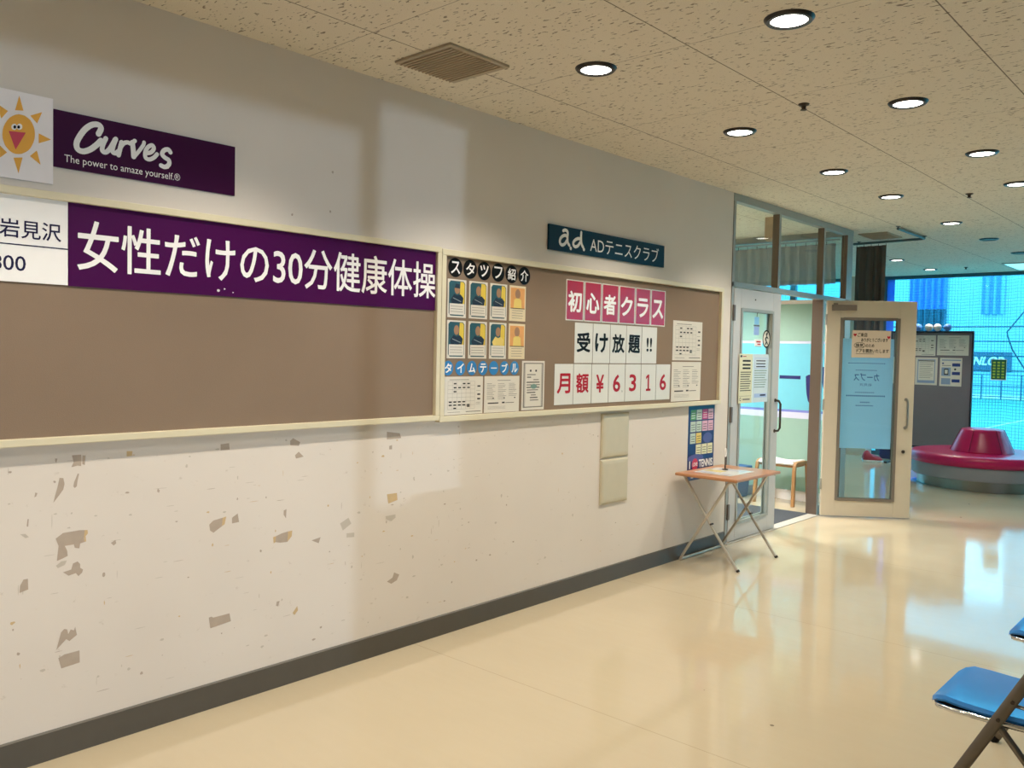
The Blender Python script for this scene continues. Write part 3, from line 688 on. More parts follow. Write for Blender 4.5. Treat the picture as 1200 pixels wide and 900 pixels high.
def three_cols(b, w, h, z=.0016, m=(1, 2)):
    b.rect(w*.36, w*.74, h*.875, h*.89, z, m[1])
    for c in range(3):
        for r in range(11):
            L_ = w*(.24 if r % 3 else .18); x = w*(.07+.31*c)
            if c == 2 and r > 8: continue
            b.rect(x, x+L_*(.75+.25*((r*7+c*3) % 4)/3), h*(.79-r*.043), h*(.79-r*.043)+h*.009, z, m[1] if (r+c) % 3 else m[0])
        b.rect(w*(.23+.31*c), w*(.27+.31*c), h*.38, h*.41, z+.0003, m[0])
    b.rect(w*.10, w*.40, h*.245, h*.275, z, m[0]); b.rect(w*.5, w*.58, h*.245, h*.285, z, m[0]); b.rect(w*.6, w*.85, h*.25, h*.265, z, m[0])
    for k in range(3): b.rect(w*.1, w*.6, h*(.16-k*.03), h*(.165-k*.03), z, m[1])
def certificate(b, w, h, z=.0016, m=(1, 2)):
    for q, (a, c) in enumerate(((.06, .030), (.125, .010))):
        for x0, x1, y0, y1 in ((a, 1-a, 1-.04-c*.7, 1-.04), (a, 1-a, .05, .05+c*.7), (a, a+c*1.6, .05, .96), (1-a-c*1.6, 1-a, .05, .96)):
            b.rect(w*x0, w*x1, h*y0, h*y1, z+q*.0002, m[1 if q else 1])
    for x in (.34, .58): b.rect(w*x, w*(x+.07), h*.78, h*.82, z, m[0])
    for k, (x0, x1) in enumerate(((.22, .6), (.22, .4), (.5, .74), (.2, .78), (.2, .8), (.2, .78), (.22, .72), (.22, .6), (.4, .62), (.36, .7), (.36, .74))):
        b.rect(w*x0, w*x1, h*(.71-k*.052), h*(.71-k*.052)+h*.02, z, m[0] if k % 2 else m[1])
    b.disc(w*.52, h*.48, w*.14, h*.05, z+.0004, 3, 20)
PG2 = mat('green_watermark', (120, 150, 140), .6)
def sheet(label, y0, y1, z0, z1, fn, group=None, off=BO, name='printed_sheet', cat='notice'):
    t = thing(name, label, cat, on_left(y0, z0, off), group)
    b = MB().box(0, y1-y0, 0, z1-z0, 0, .0012); fn(b, y1-y0, z1-z0)
    b.build('paper', [PAPER, INK, INKL, PG2], t); return t
sheet('printed timetable sheet under the blue discs, beside the left frame of the board', 3.035, 3.320, 1.163, 1.364, timetable)
sheet('printed sheet with three columns of small print under the blue discs', 3.332, 3.618, 1.163, 1.364, three_cols)
sheet('certificate with an ornamental grey border beside the blue discs', 3.640, 3.840, 1.166, 1.450, certificate)
sheet('printed timetable sheet at the right end of the right board', 5.255, 5.665, 1.463, 1.748, timetable)
sheet('sheet with three columns of small print below the timetable at the right board end', 5.250, 5.660, 1.167, 1.452, three_cols)

# wall pads below the right board
PADM = mat('pearl_vinyl_pad', (202, 192, 166), .35, var=.05, bump=.15, bscale=240)
for z0, z1, lab in ((.822, 1.112, 'upper beige padded square on the wall under the right board'), (.520, .813, 'lower beige padded square on the wall under the right board')):
    t = thing('wall_pad', lab, 'wall pad', on_left(4.437, z0), 'padded squares on the lower wall')
    h = z1-z0; w = .308
    b = MB(); n = 10; rings = []
    b.loft([[(x*(1-i)+ (w-x)*0 + i*x, y, 0) for x, y in ((0, 0), (w, 0), (w, h), (0, h))] for i in (1,)]*1+[[(e, e, zz), (w-e, e, zz), (w-e, h-e, zz), (e, h-e, zz)] for e, zz in ((0, .006), (.004, .011), (.012, .015), (.03, .017))])
    b.build('padding', PADM, t)

# tennis poster behind the table
t = thing('poster', 'navy tennis school poster with coloured squares on the wall behind the folding table', 'poster', on_left(5.532, .565))
b = MB(); w, h = .388, .558
b.box(0, w, 0, h, 0, .0012)
PN = mat('poster_navy', (28, 34, 92), .3); 
cols = [mat('poster_green', (96, 146, 78), .3), mat('poster_pale', (196, 206, 186), .3), mat('poster_magenta', (196, 60, 116), .3), mat('poster_pink', (226, 172, 188), .3), mat('poster_cream', (230, 224, 180), .3), mat('poster_yellow', (232, 200, 90), .3), mat('poster_violet', (88, 80, 140), .3), WHITE, INK, mat('poster_red', (206, 44, 76), .3), mat('poster_grey', (150, 150, 160), .3)]
grid = [['g', 'p', 'm', 'k'], ['p', 'p', 'k', 'k'], ['p', 'y', 'v', 'v'], ['n', 'c', 'c', 'c']]
idx = dict(g=1, p=2, m=3, k=4, c=5, y=6, v=7)
for r in range(4):
    for c in range(4):
        g = grid[r][c]
        if g in 'nv': continue
        x = .03+c*.087; y = .452-r*.088
        b.rect(x, x+.078, y, y+.078, .0016, idx[g])
        for q in range(3): b.rect(x+.012, x+.066, y+.014+q*.018, y+.018+q*.018, .0019, 9 if g != 'g' and g != 'm' else 8)
b.disc(.29, .31, .07, .04, .0017, 7, 24); b.disc(.12, .165, .115, .03, .0017, 7, 24)
b.disc(.11, .118, .045, .045, .0019, 10, 24)
b.rect(0, w, .04, .075, .0018, 11); b.rect(.02, w-.02, .008, .03, .0018, 7)
for i in range(3): b.disc(.06+i*.012, .02, .006, .006, .0021, 8, 10)
t = b.build('poster_face', [PN]+cols, t)
MB().text('I', .028, .038, .09, .145, .0024, bold=.035).build('letter', WHITE, t)
MB().text('LOVE', .078, .144, .105, .132, .0026, bold=.025).build('lettering', WHITE, t)
MB().text('TENNIS', .168, .372, .092, .148, .0024, bold=.035).build('lettering', WHITE, t)

# ================================================================== FURNITURE
# folding table
t = thing('folding_table', 'small folding table with wooden top and crossed silver tube legs by the glass door', 'table', (0, 0, 0))
tm = Matrix.Translation((-2.96, 5.68, 0)); t.matrix_world = tm
X0, X1, Y0, Y1 = -.243, .245, -.365, .325
MB().box(X0, X1, Y0, Y1, .634, .656).build('table_top', WOODT, t, bevel=.008)
R_ = .0105
for y, nm in ((-.265, 0), (.34, 1)):
    MB().tube([(.218, y, .006), (.03, y, .26), (-.225, y, .632)], R_).build('leg', SILVER, t, smooth=True, auto=True)
    lg = C.objects[-1]
    MB().tube([(-.225, y, .022), (-.22, y, .045), (.095, y, .545), (.115, y, .585), (.135, y, .612), (.17, y, .624), (.2, y, .624)], R_).build('leg', SILVER, t, smooth=True, auto=True)
    MB().tube([(.226, y, .001), (.218, y, .014)], .013).build('foot_cap', DARKMETAL, lg, smooth=True, auto=True)
    rv = MB(); rv.tube([(.010, y-.016, .305), (.010, y+.016, .305)], .007, 10); rv.build('rivet', DARKMETAL, lg, smooth=True, auto=True)
MB().tube(smooth2([(-.225, -.265, .03), (-.235, -.262, .014), (-.238, -.24, .0105), (-.238, 0, .0105), (-.238, .31, .0105), (-.235, .337, .014), (-.225, .34, .03)]), R_).build('foot_bar', SILVER, t, smooth=True, auto=True)
MB().tube([(-.215, -.265, .625), (-.215, .33, .625)], R_).build('crossbar', SILVER, t, smooth=True, auto=True)

t = thing('printed_sheet', 'laminated white sheet with a yellow block lying on the folding table', 'sheet', frame((-3.13, 5.47, .657), (0, 1, 0), (-1, 0, 0)))
# local x runs along the wall, local y towards it
t.matrix_world = frame((-2.83, 5.44, .6565), (0, 1, 0), (-1, 0, 0))
b = MB().box(0, .36, 0, .30, 0, .0014)
b.rect(.12, .22, .14, .28, .0018, 1); b.rect(.02, .10, .03, .27, .0018, 2); b.rect(.25, .34, .03, .27, .0018, 2)
for k in range(6): b.rect(.03, .09, .05+k*.035, .058+k*.035, .0022, 3); b.rect(.26, .33, .05+k*.035, .058+k*.035, .0022, 3)
b.build('paper', [mat('laminated_sheet', (232, 232, 226), .12), mat('yellow_print', (226, 206, 120), .12), mat('lilac_print', (224, 225, 234), .12), INKL], t)

t = thing('clip_stand', 'slim card holder with a ring clip standing on the folding table', 'card holder', (-3.02, 5.72, .658))
MB().lathe([(.022, 0), (.022, .006), (.008, .01), (.004, .014)], 24).build('base', DARKMETAL, t, smooth=True, auto=True)
MB().tube([(0, 0, .008), (0, 0, .10)], .005, 10).build('stem', DARKMETAL, t, smooth=True)
a_ = [(.0, .014*math.cos(q), .128+.03*math.sin(q)) for q in [2*PI*k/20 for k in range(20)]]
MB().tube(a_, .005, 8, closed=True).build('ring_clip', WHITE, t, smooth=True)

# folding chairs at the right edge of the picture
def chair(at, label):
    t = thing('folding_chair', label, 'chair', at, 'blue folding chairs in a row facing the wall')
    # seat pad: sections from the drooping front edge to the back
    xs = [-.212, -.208, -.19, -.165, -.12, -.05, .03, .11, .175, .19]
    zt = [.420, .434, .448, .455, .452, .448, .447, .448, .452, .446]
    hw = [.132, .152, .168, .180, .188, .188, .186, .182, .176, .165]
    rings = []
    for x, z, w in zip(xs, zt, hw):
        top = [(x, w*q, z - .010*(1-abs(q)**2)*(1 if x > -.2 else 0) - (.012 if abs(q) == 1 else 0)) for q in (-1, -.97, -.85, -.6, -.3, 0, .3, .6, .85, .97, 1)]
        zb = z-.020 if x > -.2 else z-.006
        rings.append(top+[(x, w*.97, zb), (x, 0, zb), (x, -w*.97, zb)])
    st = MB().loft(rings).build('seat', BLUEV, t, smooth=True, auto=True)
    MB().loft([[(x, w*c, z) for c, z in ((-1, z1), (1, z1), (.98, .406), (-.98, .406))] for x, w, z1 in ((-.20, .150, .424), (-.15, .176, .434), (.03, .181, .429), (.182, .166, .429))]).build('shade_pan', BLACK, t)  # pan coloured black to give the shadow below the seat pad
    pth = [(-.20, -.13, .415), (-.205, 0, .413), (-.20, .13, .415), (-.185, .17, .417), (-.14, .186, .419), (.1, .184, .42), (.19, .17, .42), (.19, -.17, .42), (.1, -.184, .42), (-.14, -.186, .419), (-.185, -.17, .417)]
    MB().tube(pth, .0085, 10, closed=True).build('seat_frame', CHROME, t, smooth=True)
    def flat_leg(pts, ry, rx):
        rings = []
        P = [Vector(p) for p in pts]
        for i, p in enumerate(P):
            d = (P[min(i+1, len(P)-1)]-P[max(i-1, 0)]).normalized(); n = Vector((0, 1, 0)).cross(d).normalized()
            rings.append([tuple(p+n*rx*math.cos(2*PI*k/14)+Vector((0, 1, 0))*ry*math.sin(2*PI*k/14)) for k in range(14)])
        return MB().loft(rings)
    for s in (-1, 1):
        fl = flat_leg([(-.232, .205*s, .01), (.055, .205*s, .56), (.12, .203*s, .685), (.172, .198*s, .79)], .010, .017).build('leg', CHAIRF, t, smooth=True, auto=True)
        bl = flat_leg([(-.01, .19*s, .41), (.08, .188*s, .30), (.30, .18*s, .01)], .008, .011).build('leg', CHAIRF, t, smooth=True, auto=True)
        for x, z in ((-.008, .437), (.028, .50)): MB().tube([(x, .19*s, z), (x, .218*s, z)], .006, 10).build('rivet', DARKMETAL, fl, smooth=True, auto=True)
        MB().tube([(-.238, .205*s, .001), (-.226, .205*s, .022)], .016, 12).build('rubber_foot', BLACK, fl, smooth=True, auto=True)
        MB().tube([(.308, .18*s, .001), (.294, .18*s, .018)], .014, 12).build('rubber_foot', BLACK, bl, smooth=True, auto=True)
        MB().tube([(.03, .2*s, .487), (.09, .2*s, .485), (.16, .19*s, .43)], .006, 8).build('link_bar', CHROME, t, smooth=True)
    MB().tube([(-.15, -.2, .165), (-.15, .2, .165)], .008, 10).build('crossbar', CHAIRF, t, smooth=True)
    MB().tube([(.258, -.18, .065), (.258, .18, .065)], .008, 10).build('crossbar', CHAIRF, t, smooth=True)
    rings = []
    for z, o in ((.63, .0), (.64, .008), (.70, .012), (.78, .010), (.80, .0)):
        x = .092+(z-.63)*.52
        rings.append([(x+.016*(1-(q/1.0)**2)+ (o if sd else -o), .19*q, z) for sd, qs in ((0, (-1, -.6, -.2, .2, .6, 1)), (1, (1, .6, .2, -.2, -.6, -1))) for q in qs])
    MB().loft(rings).build('backrest', BLUEV, t, smooth=True, auto=True)
    return t
ch0 = chair((-.57, 3.04, 0), 'blue vinyl folding chair in the lower right corner, nearest to the camera')
copy_thing(ch0, (-.545, 3.955, 0), 'blue vinyl folding chair at the right edge, only its seat corner showing')

# round lobby bench
t = thing('round_bench', 'round crimson vinyl bench with grey base and raised centre back by the lobby window', 'bench', (-2.64, 11.45, 0))
MB().lathe([(.69, 0), (.70, .005), (.70, .125)], 72).build('steel_kick_plate', STEEL, t, smooth=True, auto=True)
MB().lathe([(.755, .125), (.762, .13), (.765, .275), (.76, .28)], 72).build('base', GREYV, t, smooth=True, auto=True)
MB().lathe([(.775, .278), (.79, .29), (.795, .33), (.79, .375), (.77, .395), (.72, .405), (.35, .408), (0, .408)], 72).build('seat', REDV, t, smooth=True)
MB().lathe([(.345, .40), (.34, .42), (.30, .52), (.25, .63), (.235, .665), (.222, .68), (.19, .685), (0, .683)], 64).build('centre_back', REDV, t, smooth=True)
t = C.objects[-1]
for k in range(6):
    a = .35+k*PI/3; MB().tube([(r*math.cos(a), r*math.sin(a), z) for r, z in ((.343, .42), (.303, .52), (.253, .63), (.238, .665), (.224, .681))], .003, 6).build('piping', mat('dark_crimson_piping', (96, 10, 36), .4), t, smooth=True)

# free-standing pin board in the lobby with its notices
BX0, BX1, BYY = -4.22, -3.128, 12.9
t = thing('pin_board', 'grey free-standing pin board behind the round bench', 'pin board', facing_back(BX0, BYY, 0))
w = BX1-BX0
MB().box(.02, w-.02, .27, 1.89, -.02, -.002).build('felt_panel', PIN, t)
b = MB(); b.box(0, w, 1.885, 1.912, -.035, .006); b.box(0, w, .25, .275, -.035, .006); b.box(0, .022, .275, 1.885, -.035, .006); b.box(w-.022, w, .275, 1.885, -.035, .006)
b.build('frame', mat('dark_board_frame', (52, 54, 60), .4, metal=.4), t, bevel=.003)
for x in (.04, w-.06):
    b = MB(); b.box(x, x+.03, .03, .26, -.03, 0); b.box(x-.005, x+.035, 0, .03, -.26, .22); b.build('leg', DARKMETAL, t, bevel=.004)
def bnotice(label, x0, x1, z0, z1, fn, group=None, mats=None):
    n = thing('printed_sheet', label, 'notice', facing_back(x0, BYY-.0005, z0), group)
    b = MB().box(0, x1-x0, 0, z1-z0, 0, .0015); fn(b, x1-x0, z1-z0); b.build('paper', mats or [PAPER, INK, INKL, PG2], n)
NB = mat('navy_button_print', (44, 60, 130), .4); LB = mat('blue_grey_print', (140, 160, 190), .4)
bnotice('timetable sheet at the top of the grey pin board, left of two', -4.02, -3.612, 1.562, 1.852, lambda b, w, h: timetable(b, w, h, .0019))
bnotice('sheet of small print at the top right of the grey pin board', -3.592, -3.187, 1.572, 1.853, lambda b, w, h: three_cols(b, w, h, .0019))
def memo(b, w, h):
    for a, z, m in ((.10, .0019, 3), (.14, .0022, 0)): b.rect(w*a, w*(1-a), h*a*.7, h*(1-a*.7), z, m)
    b.rect(w*.14, w*.86, h*.86, h*.89, .0025, 1); b.rect(w*.12, w*.88, h*.07, h*.17, .0025, 3)
    for k in range(9): b.rect(w*.2, w*(.8-.1*(k % 3 == 2)), h*(.8-k*.068), h*(.8-k*.068)+h*.014, .0025, 2)
bnotice('framed notice of grey lines on the grey pin board under the timetable', -3.872, -3.578, 1.148, 1.538, memo, mats=[PAPER, INK, INKL, LB])
def steps(b, w, h):
    b.rect(w*.08, w*.95, h*.90, h*.94, .0019, 3)
    for k, y in enumerate((.70, .40, .14)): b.rect(w*.56, w*.92, h*y, h*y+h*.11, .0022, 4)
    b.rect(w*.08, w*.5, h*.36, h*.66, .0019, 3); b.rect(w*.08, w*.5, h*.06, h*.28, .0019, 3)
    b.rect(w*.2, w*.4, h*.40, h*.62, .0022, 1); b.rect(w*.235, w*.365, h*.44, h*.58, .0025, 0)
    b.disc(w*.7, h*.6, w*.05, h*.035, .0022, 1, 12); b.rect(w*.1, w*.18, h*.78, h*.83, .0022, 4); b.rect(w*.1, w*.5, h*.72, h*.74, .0022, 2)
bnotice('instruction sheet with navy buttons and phone picture on the grey pin board', -3.547, -3.263, 1.142, 1.537, steps, mats=[PAPER, INK, INKL, LB, NB])
bnotice('pale sheet on the grey pin board mostly hidden by the open door', -4.19, -3.903, 1.152, 1.538, lambda b, w, h: [b.rect(w*.1, w*.9, h*(.85-k*.08), h*(.86-k*.08), .0019, 2) for k in range(9)])
for x, m, lab in ((-3.86, 'pale_blue', 'pale blue ball on top of the pin board, nearest the open door'), (-3.715, 'white', 'white ball on top of the pin board, left one of two'), (-3.60, 'white', 'white ball on top of the pin board, right one of two'), (-3.47, 'pale_blue', 'pale blue ball on top of the pin board, rightmost of the row')):
    o = thing('ball', lab, 'ball', (x, BYY+.015, 1.912), 'balls on top of the pin board')
    MB().ball((0, 0, .052), .054, .054, .052).build('shell', mat('ball_'+m, (226, 216, 216) if m == 'white' else (96, 146, 222), .5), o, smooth=True)

# bentwood stool inside the doorway
t = thing('stool', 'bentwood stool with white cushion just inside the open doorway', 'stool', (-3.775, 8.37, 0))
for x in (-.20, .20):
    P = [(x*1.04, -.185, 0), (x*1.02, -.17, .2), (x, -.155, .36), (x, -.145, .405), (x, -.12, .425), (x, -.08, .43), (x, .08, .43), (x, .12, .425), (x, .145, .405), (x, .155, .36), (x*1.02, .17, .2), (x*1.04, .185, 0)]
    rings = []
    V = [Vector(p) for p in P]
    for i, p in enumerate(V):
        d = (V[min(i+1, len(V)-1)]-V[max(i-1, 0)]).normalized(); n = Vector((1, 0, 0)).cross(d).normalized()
        rings.append([tuple(p+Vector((a*.017, 0, 0))+n*c*.016) for a, c in ((-1, -1), (1, -1), (1, 1), (-1, 1))])
    MB().loft(rings).build('leg_frame', WOODL, t, bevel=.004)
MB().box(-.185, .185, -.13, .13, .385, .405).build('seat_rail', WOODL, t, bevel=.004)
rings = []
for x, dz in ((-.185, .0), (-.17, .018), (-.08, .008), (0, .003), (.08, .008), (.17, .018), (.185, .0)):
    rings.append([(x, y, z) for y, z in ((-.15, .41), (.15, .41), (.165, .425), (.15, .432+dz), (0, .432+dz), (-.15, .432+dz), (-.165, .425))])
MB().loft(rings).build('cushion', WHITE, t, smooth=True, auto=True)
t = thing('storage_box', 'navy storage box on the gym floor behind the closed glass door', 'box', (-4.35, 8.36, 0))
b = MB().loft([[(sx*a, sy*c, z) for sx, sy in ((-1, -1), (1, -1), (1, 1), (-1, 1))] for a, c, z in ((.15, .12, 0), (.17, .14, .3))]); b.build('body', mat('navy_box', (34, 66, 118), .5), t, bevel=.01)
MB().box(-.18, .18, -.15, .15, .3, .33).build('lid', mat('navy_box_lid', (44, 82, 140), .5), t, bevel=.008)
tag(MB().box(-4.2, -3.3, 6.25, 7.93, 0, .009).build('floor_mat', MAT), 'dark grey doormat inside the gym doorway', 'mat')

# shoes and bag on the lobby floor, seen under the film of the open door
def shoe(b, L_, W_, H_):
    rings = []
    for u, wd, top in ((0, .62, .55), (.06, .8, .8), (.2, .86, .95), (.32, .84, .9), (.45, .86, .62), (.65, 1., .5), (.82, .96, .42), (.95, .66, .34), (1, .3, .26)):
        x = u*L_
        rings.append([(x, W_/2*wd*c, H_*(.18+(top-.18)*s)) for c, s in ((-1, 0), (-.95, .4), (-.6, .85), (0, 1), (.6, .85), (.95, .4), (1, 0))])
    return b.loft(rings)
for i, (x, y, rz, lab) in enumerate(((-4.46, 12.62, .55, 'red sneaker with white sole seen through the open door, nearer one'), (-4.52, 12.78, .75, 'red sneaker with white sole seen through the open door, farther one'))):
    t = thing('sneaker', lab, 'shoe', Matrix.Translation((x, y, 0)) @ Matrix.Rotation(rz, 4, 'Z'), 'red sneakers on the lobby floor')
    shoe(MB(), .27, .10, .16).build('upper', mat('red_shoe_upper', (170, 32, 54), .6), t, smooth=True, auto=True)
    MB().prism([(-.005, -.04), (.05, -.047), (.18, -.054), (.25, -.04), (.278, 0), (.25, .04), (.18, .054), (.05, .047), (-.005, .04)], 0, .03).build('sole', WHITE, t, bevel=.005)
t = thing('tote_bag', 'navy bag on the lobby floor, seen through the open door glass', 'bag', (-4.30, 13.36, 0))
rings = [[(a*math.copysign(abs(math.cos(2*PI*k/20))**.5, math.cos(2*PI*k/20)), c*math.copysign(abs(math.sin(2*PI*k/20))**.5, math.sin(2*PI*k/20)), z) for k in range(20)] for a, c, z in ((.15, .09, 0), (.17, .11, .05), (.17, .09, .2), (.16, .04, .3))]
MB().loft(rings).build('body', mat('navy_bag', (40, 48, 110), .7), t, smooth=True, auto=True)
MB().tube(smooth2([(-.08, -.04, .28), (-.07, -.05, .40), (0, -.05, .45), (.07, -.05, .40), (.08, -.04, .28)]), .008, 8).build('strap', mat('navy_bag', (40, 48, 110), .7), t, smooth=True)

# ================================================================== ON THE DOORS
def stuck(name, label, cat, m, fn, mats, part='paper', group=None):
    t = thing(name, label, cat, m, group); b = MB(); fn(b); b.build(part, mats, t); return t
def on_closed(y, z, off=.0175): return on_left(y, z, off)
def lines(b, w, h, z, m, y0, y1, n, x0=.1, x1=.9):
    for k in range(n): b.rect(w*x0, w*(x1-.12*((k*5) % 4)/3), h*(y1-(y1-y0)*k/n), h*(y1-(y1-y0)*k/n)+h*.016, z, m)
def not1(b):
    w, h = .232, .40; b.box(0, w, 0, h, 0, .001); b.rect(w*.06, w*.2, h*.93, h*.97, .0014, 3); b.rect(w*.24, w*.5, h*.94, h*.955, .0014, 4)
    for y in (.84, .76, .69): b.rect(w*.24, w*.84, h*y, h*y+h*.035, .0014, 1)
    lines(b, w, h, .0014, 1, .2, .62, 9); b.rect(w*.06, w*.94, h*.14, h*.146, .0014, 2); b.ring(w*.14, h*.08, w*.06, h*.035, w*.02, .0014, 1); b.rect(w*.3, w*.85, h*.06, h*.09, .0014, 2)
stuck('printed_sheet', 'cream notice on the closed glass door, left of two', 'notice', on_closed(6.268, 1.122), not1, [mat('cream_notice', (226, 222, 190), .5), BLACK, INKL, NAVYINK, REDINK])
def not2(b):
    w, h = .285, .40; b.box(0, w, 0, h, 0, .001); b.rect(w*.1, w*.92, h*.70, h*.92, .0014, 2); b.rect(w*.12, w*.90, h*.71, h*.91, .0017, 0)
    for y in (.85, .79, .73): b.rect(w*.2, w*.8, h*y, h*y+h*.022, .002, 3)
    lines(b, w, h, .0014, 1, .26, .65, 8); b.rect(w*.12, w*.9, h*.10, h*.18, .0014, 2); b.rect(w*.5, w*.85, h*.13, h*.16, .0017, 3)
stuck('printed_sheet', 'pale blue-white notice with a boxed heading on the closed glass door, right of two', 'notice', on_closed(6.505, 1.122), not2, [mat('bluish_notice', (212, 228, 238), .5), PG2, mat('blue_box_print', (170, 196, 236), .5), NAVYINK])
def rstick(b):
    b.disc(0, 0, .072, .076, .0, 0, 32); b.ring(0, 0, .072, .076, .013, .0004, 1)
    b.ribbon([(-.012, -.045), (.0, -.02), (-.018, .0), (.006, .018), (-.004, .04)], .016, .0005, 1); b.ribbon([(.0, -.02), (.026, -.044)], .012, .0006, 1); b.ribbon([(.006, .018), (.03, .004)], .011, .0007, 1); b.disc(.012, .047, .012, .012, .0005, 1, 12)
stuck('sticker', 'round sticker with a dark ring and figure on the closed door glass', 'sticker', on_left(6.79, 1.652, -.0075), rstick, [PAPER, BLACK], 'film')
def lab_(b):
    b.rect(0, .13, 0, .06, 0, 0); b.rect(.03, .11, .034, .046, .0003, 1); b.rect(.05, .11, .014, .024, .0003, 1); b.rect(.0, .13, 0, .003, .0003, 2)
stuck('sticker', 'small white label with red print beside the round sticker on the closed door', 'sticker', on_left(6.575, 1.585, -.0075), lab_, [WHITE, REDINK, INK], 'film')
t = thing('hanging_tag', 'pale blue hanging tag with a dark band near the top of the closed door glass', 'tag', on_left(6.60, 1.68, -.0075))
b = MB(); b.box(-.045, .045, 0, .07, 0, .002, 0); b.box(-.05, .05, .072, .084, 0, .003, 1); b.box(-.04, .04, .086, .15, 0, .002, 2); b.build('tag_body', [mat('lilac_tag', (150, 176, 226), .5), mat('dark_tag_band', (70, 66, 96), .5), mat('blue_tag', (130, 190, 230), .5)], t)
MB().tube([(0, .15, .002), (.004, .18, .002), (.018, .19, .002), (.02, .20, .002)], .0025, 6).build('string', DARKMETAL, t)

LM = d2.matrix_world
def on_leaf(u, z, off): return LM @ Matrix.Translation((u, z-.012, off))
def filmf(b):
    w, h = .49, 1.035; b.box(0, w, 0, h, 0, .0006, 0)
    b.text('カーブス', .135, .365, .64, .71, .0012, 1, bold=.015, mirror=True); b.text('岩見沢', .19, .30, .59, .615, .0012, 1, mirror=True)
    for y, x0, x1, hh in ((.80, .08, .43, .008), (.735, .15, .35, .007), (.525, .15, .33, .008), (.49, .07, .43, .014), (.43, .2, .30, .012), (.40, .16, .33, .010)):
        n = int((x1-x0)/.018)
        for k in range(n): b.rect(x0+k*.018, x0+k*.018+.011, y, y+hh, .0012, 1)
stuck('window_film', 'pale blue poster film with mirrored shop lettering inside the open door glass', 'poster', on_leaf(.137, .655, -.0045), filmf, [BLUEFILM, mat('faded_blue_print', (70, 110, 170), .6)], 'film')
def hand(b):
    w, h = .355, .255; b.box(0, w, 0, h, 0, .001, 0)
    heart = [(0, -.014), (.013, .001), (.012, .010), (.006, .012), (0, .007), (-.006, .012), (-.012, .010), (-.013, .001)]
    for cx, cy_ in ((.028, .212), (.335, .192)): b.poly([(cx+x*1.15, cy_+y*1.15, .0014) for x, y in heart], 2)
    b.text('ご来店', .05, .14, .195, .232, .0014, 1, bold=.025); b.text('ありがとうございます', .085, .328, .150, .184, .0014, 1, bold=.025)
    b.text('換気', .035, .108, .098, .132, .0014, 1, bold=.025); b.ring(.072, .115, .052, .029, .004, .0016, 1); b.text('のため', .128, .205, .098, .128, .0014, 1, bold=.025)
    b.text('ドアを開放いたします', .045, .338, .046, .082, .0014, 1, bold=.025); b.rect(.04, .205, .034, .0375, .0014, 1)
stuck('handwritten_notice', 'beige handwritten notice with two red hearts taped to the open door glass', 'notice', on_leaf(.238, 1.512, .0055), hand, [mat('beige_notice', (206, 192, 172), .6), BLACK, REDINK])

# ================================================================== CEILING FITTINGS
def downlight(at, label, on=True, group='round ceiling downlights', watts=DOWNLIGHT_W, col=LAMP_COL):
    t = thing('downlight', label, 'ceiling light', at, group)
    MB().lathe([(.066, -.003), (.070, -.012), (.084, -.012), (.092, -.004), (.094, 0)], 40).build('trim_ring', mat('dark_bronze_ring', (58, 54, 52), .3, metal=.7), t, smooth=True, auto=True)
    MB().lathe([(0, -.007), (.071, -.007), (.071, -.001)], 40).build('lens', LENS if on else LENSOFF, t)
    if on:
        ld = bpy.data.lights.new('downlight_lamp', 'SPOT'); ld.energy = watts; ld.color = col; ld.spot_size = math.radians(122); ld.spot_blend = .5; ld.shadow_soft_size = .06
        lo_ = bpy.data.objects.new('downlight_lamp', ld); C.objects.link(lo_); lo_.parent = t; lo_.location = (0, 0, -.03)
    return t
LA = ('over the right notice board', 'at the top edge of the picture', 'third from the top edge in the outer row', 'over the wall beside the glass front, first of the inner row past the board')
seen = [(-2.337, 3.108, 'round downlight nearest the ceiling vent, in the row by the wall'), (-1.432, 3.11, 'largest round downlight, at the top edge of the picture'),
        (-1.428, 4.482, 'second round downlight of the row away from the wall'), (-2.339, 4.484, 'second round downlight of the row by the wall'),
        (-2.328, 5.831, 'third round downlight of the row by the wall, before the glass front'), (-1.412, 5.835, 'third round downlight of the row away from the wall'),
        (-2.323, 6.973, 'fourth round downlight of the row by the wall, in front of the door'), (-1.449, 6.985, 'round downlight cut by the right edge of the picture'),
        (-2.321, 8.623, 'fifth round downlight of the row by the wall, near the curtain rail'), (-3.714, 11.458, 'round downlight in the lobby right of the curtain'), (-3.716, 12.869, 'round downlight closest to the lobby window')]
for x, y, lab in seen: downlight((x, y, CE), lab, watts=DOWNLIGHT_W*(.42 if -2 < x else 1))
for x, y, lab in ((-2.315, 9.974, 'unlit dark downlight beyond the curtain rail, nearer one'), (-2.317, 11.402, 'unlit dark downlight at the right edge near the lobby window')): downlight((x, y, CE), lab, False)
for x, y in ((-2.33, 1.74), (-2.33, .37), (-1.43, 1.74), (-1.43, .37), (-2.33, -1.0), (-1.43, -1.0), (-1.43, 8.62)):  # unseen lamps carrying the two rows on, added for their light
    downlight((x, y, CE), 'round downlight outside the picture', True, 'downlights outside the picture', DOWNLIGHT_W*(.42 if -2 < x else 1))
for x, y, lab in ((-4.2, 7.5, 'downlight inside the gym nearest the glass front'), (-5.3, 7.4, 'downlight inside the gym farther from the glass front'), (-4.2, 5.6, 'downlight inside the gym behind the notice board wall'), (-5.6, 5.6, 'downlight deep inside the gym')):
    downlight((x, y, CE), lab, True, 'downlights inside the gym', 200, (1, .97, .92))

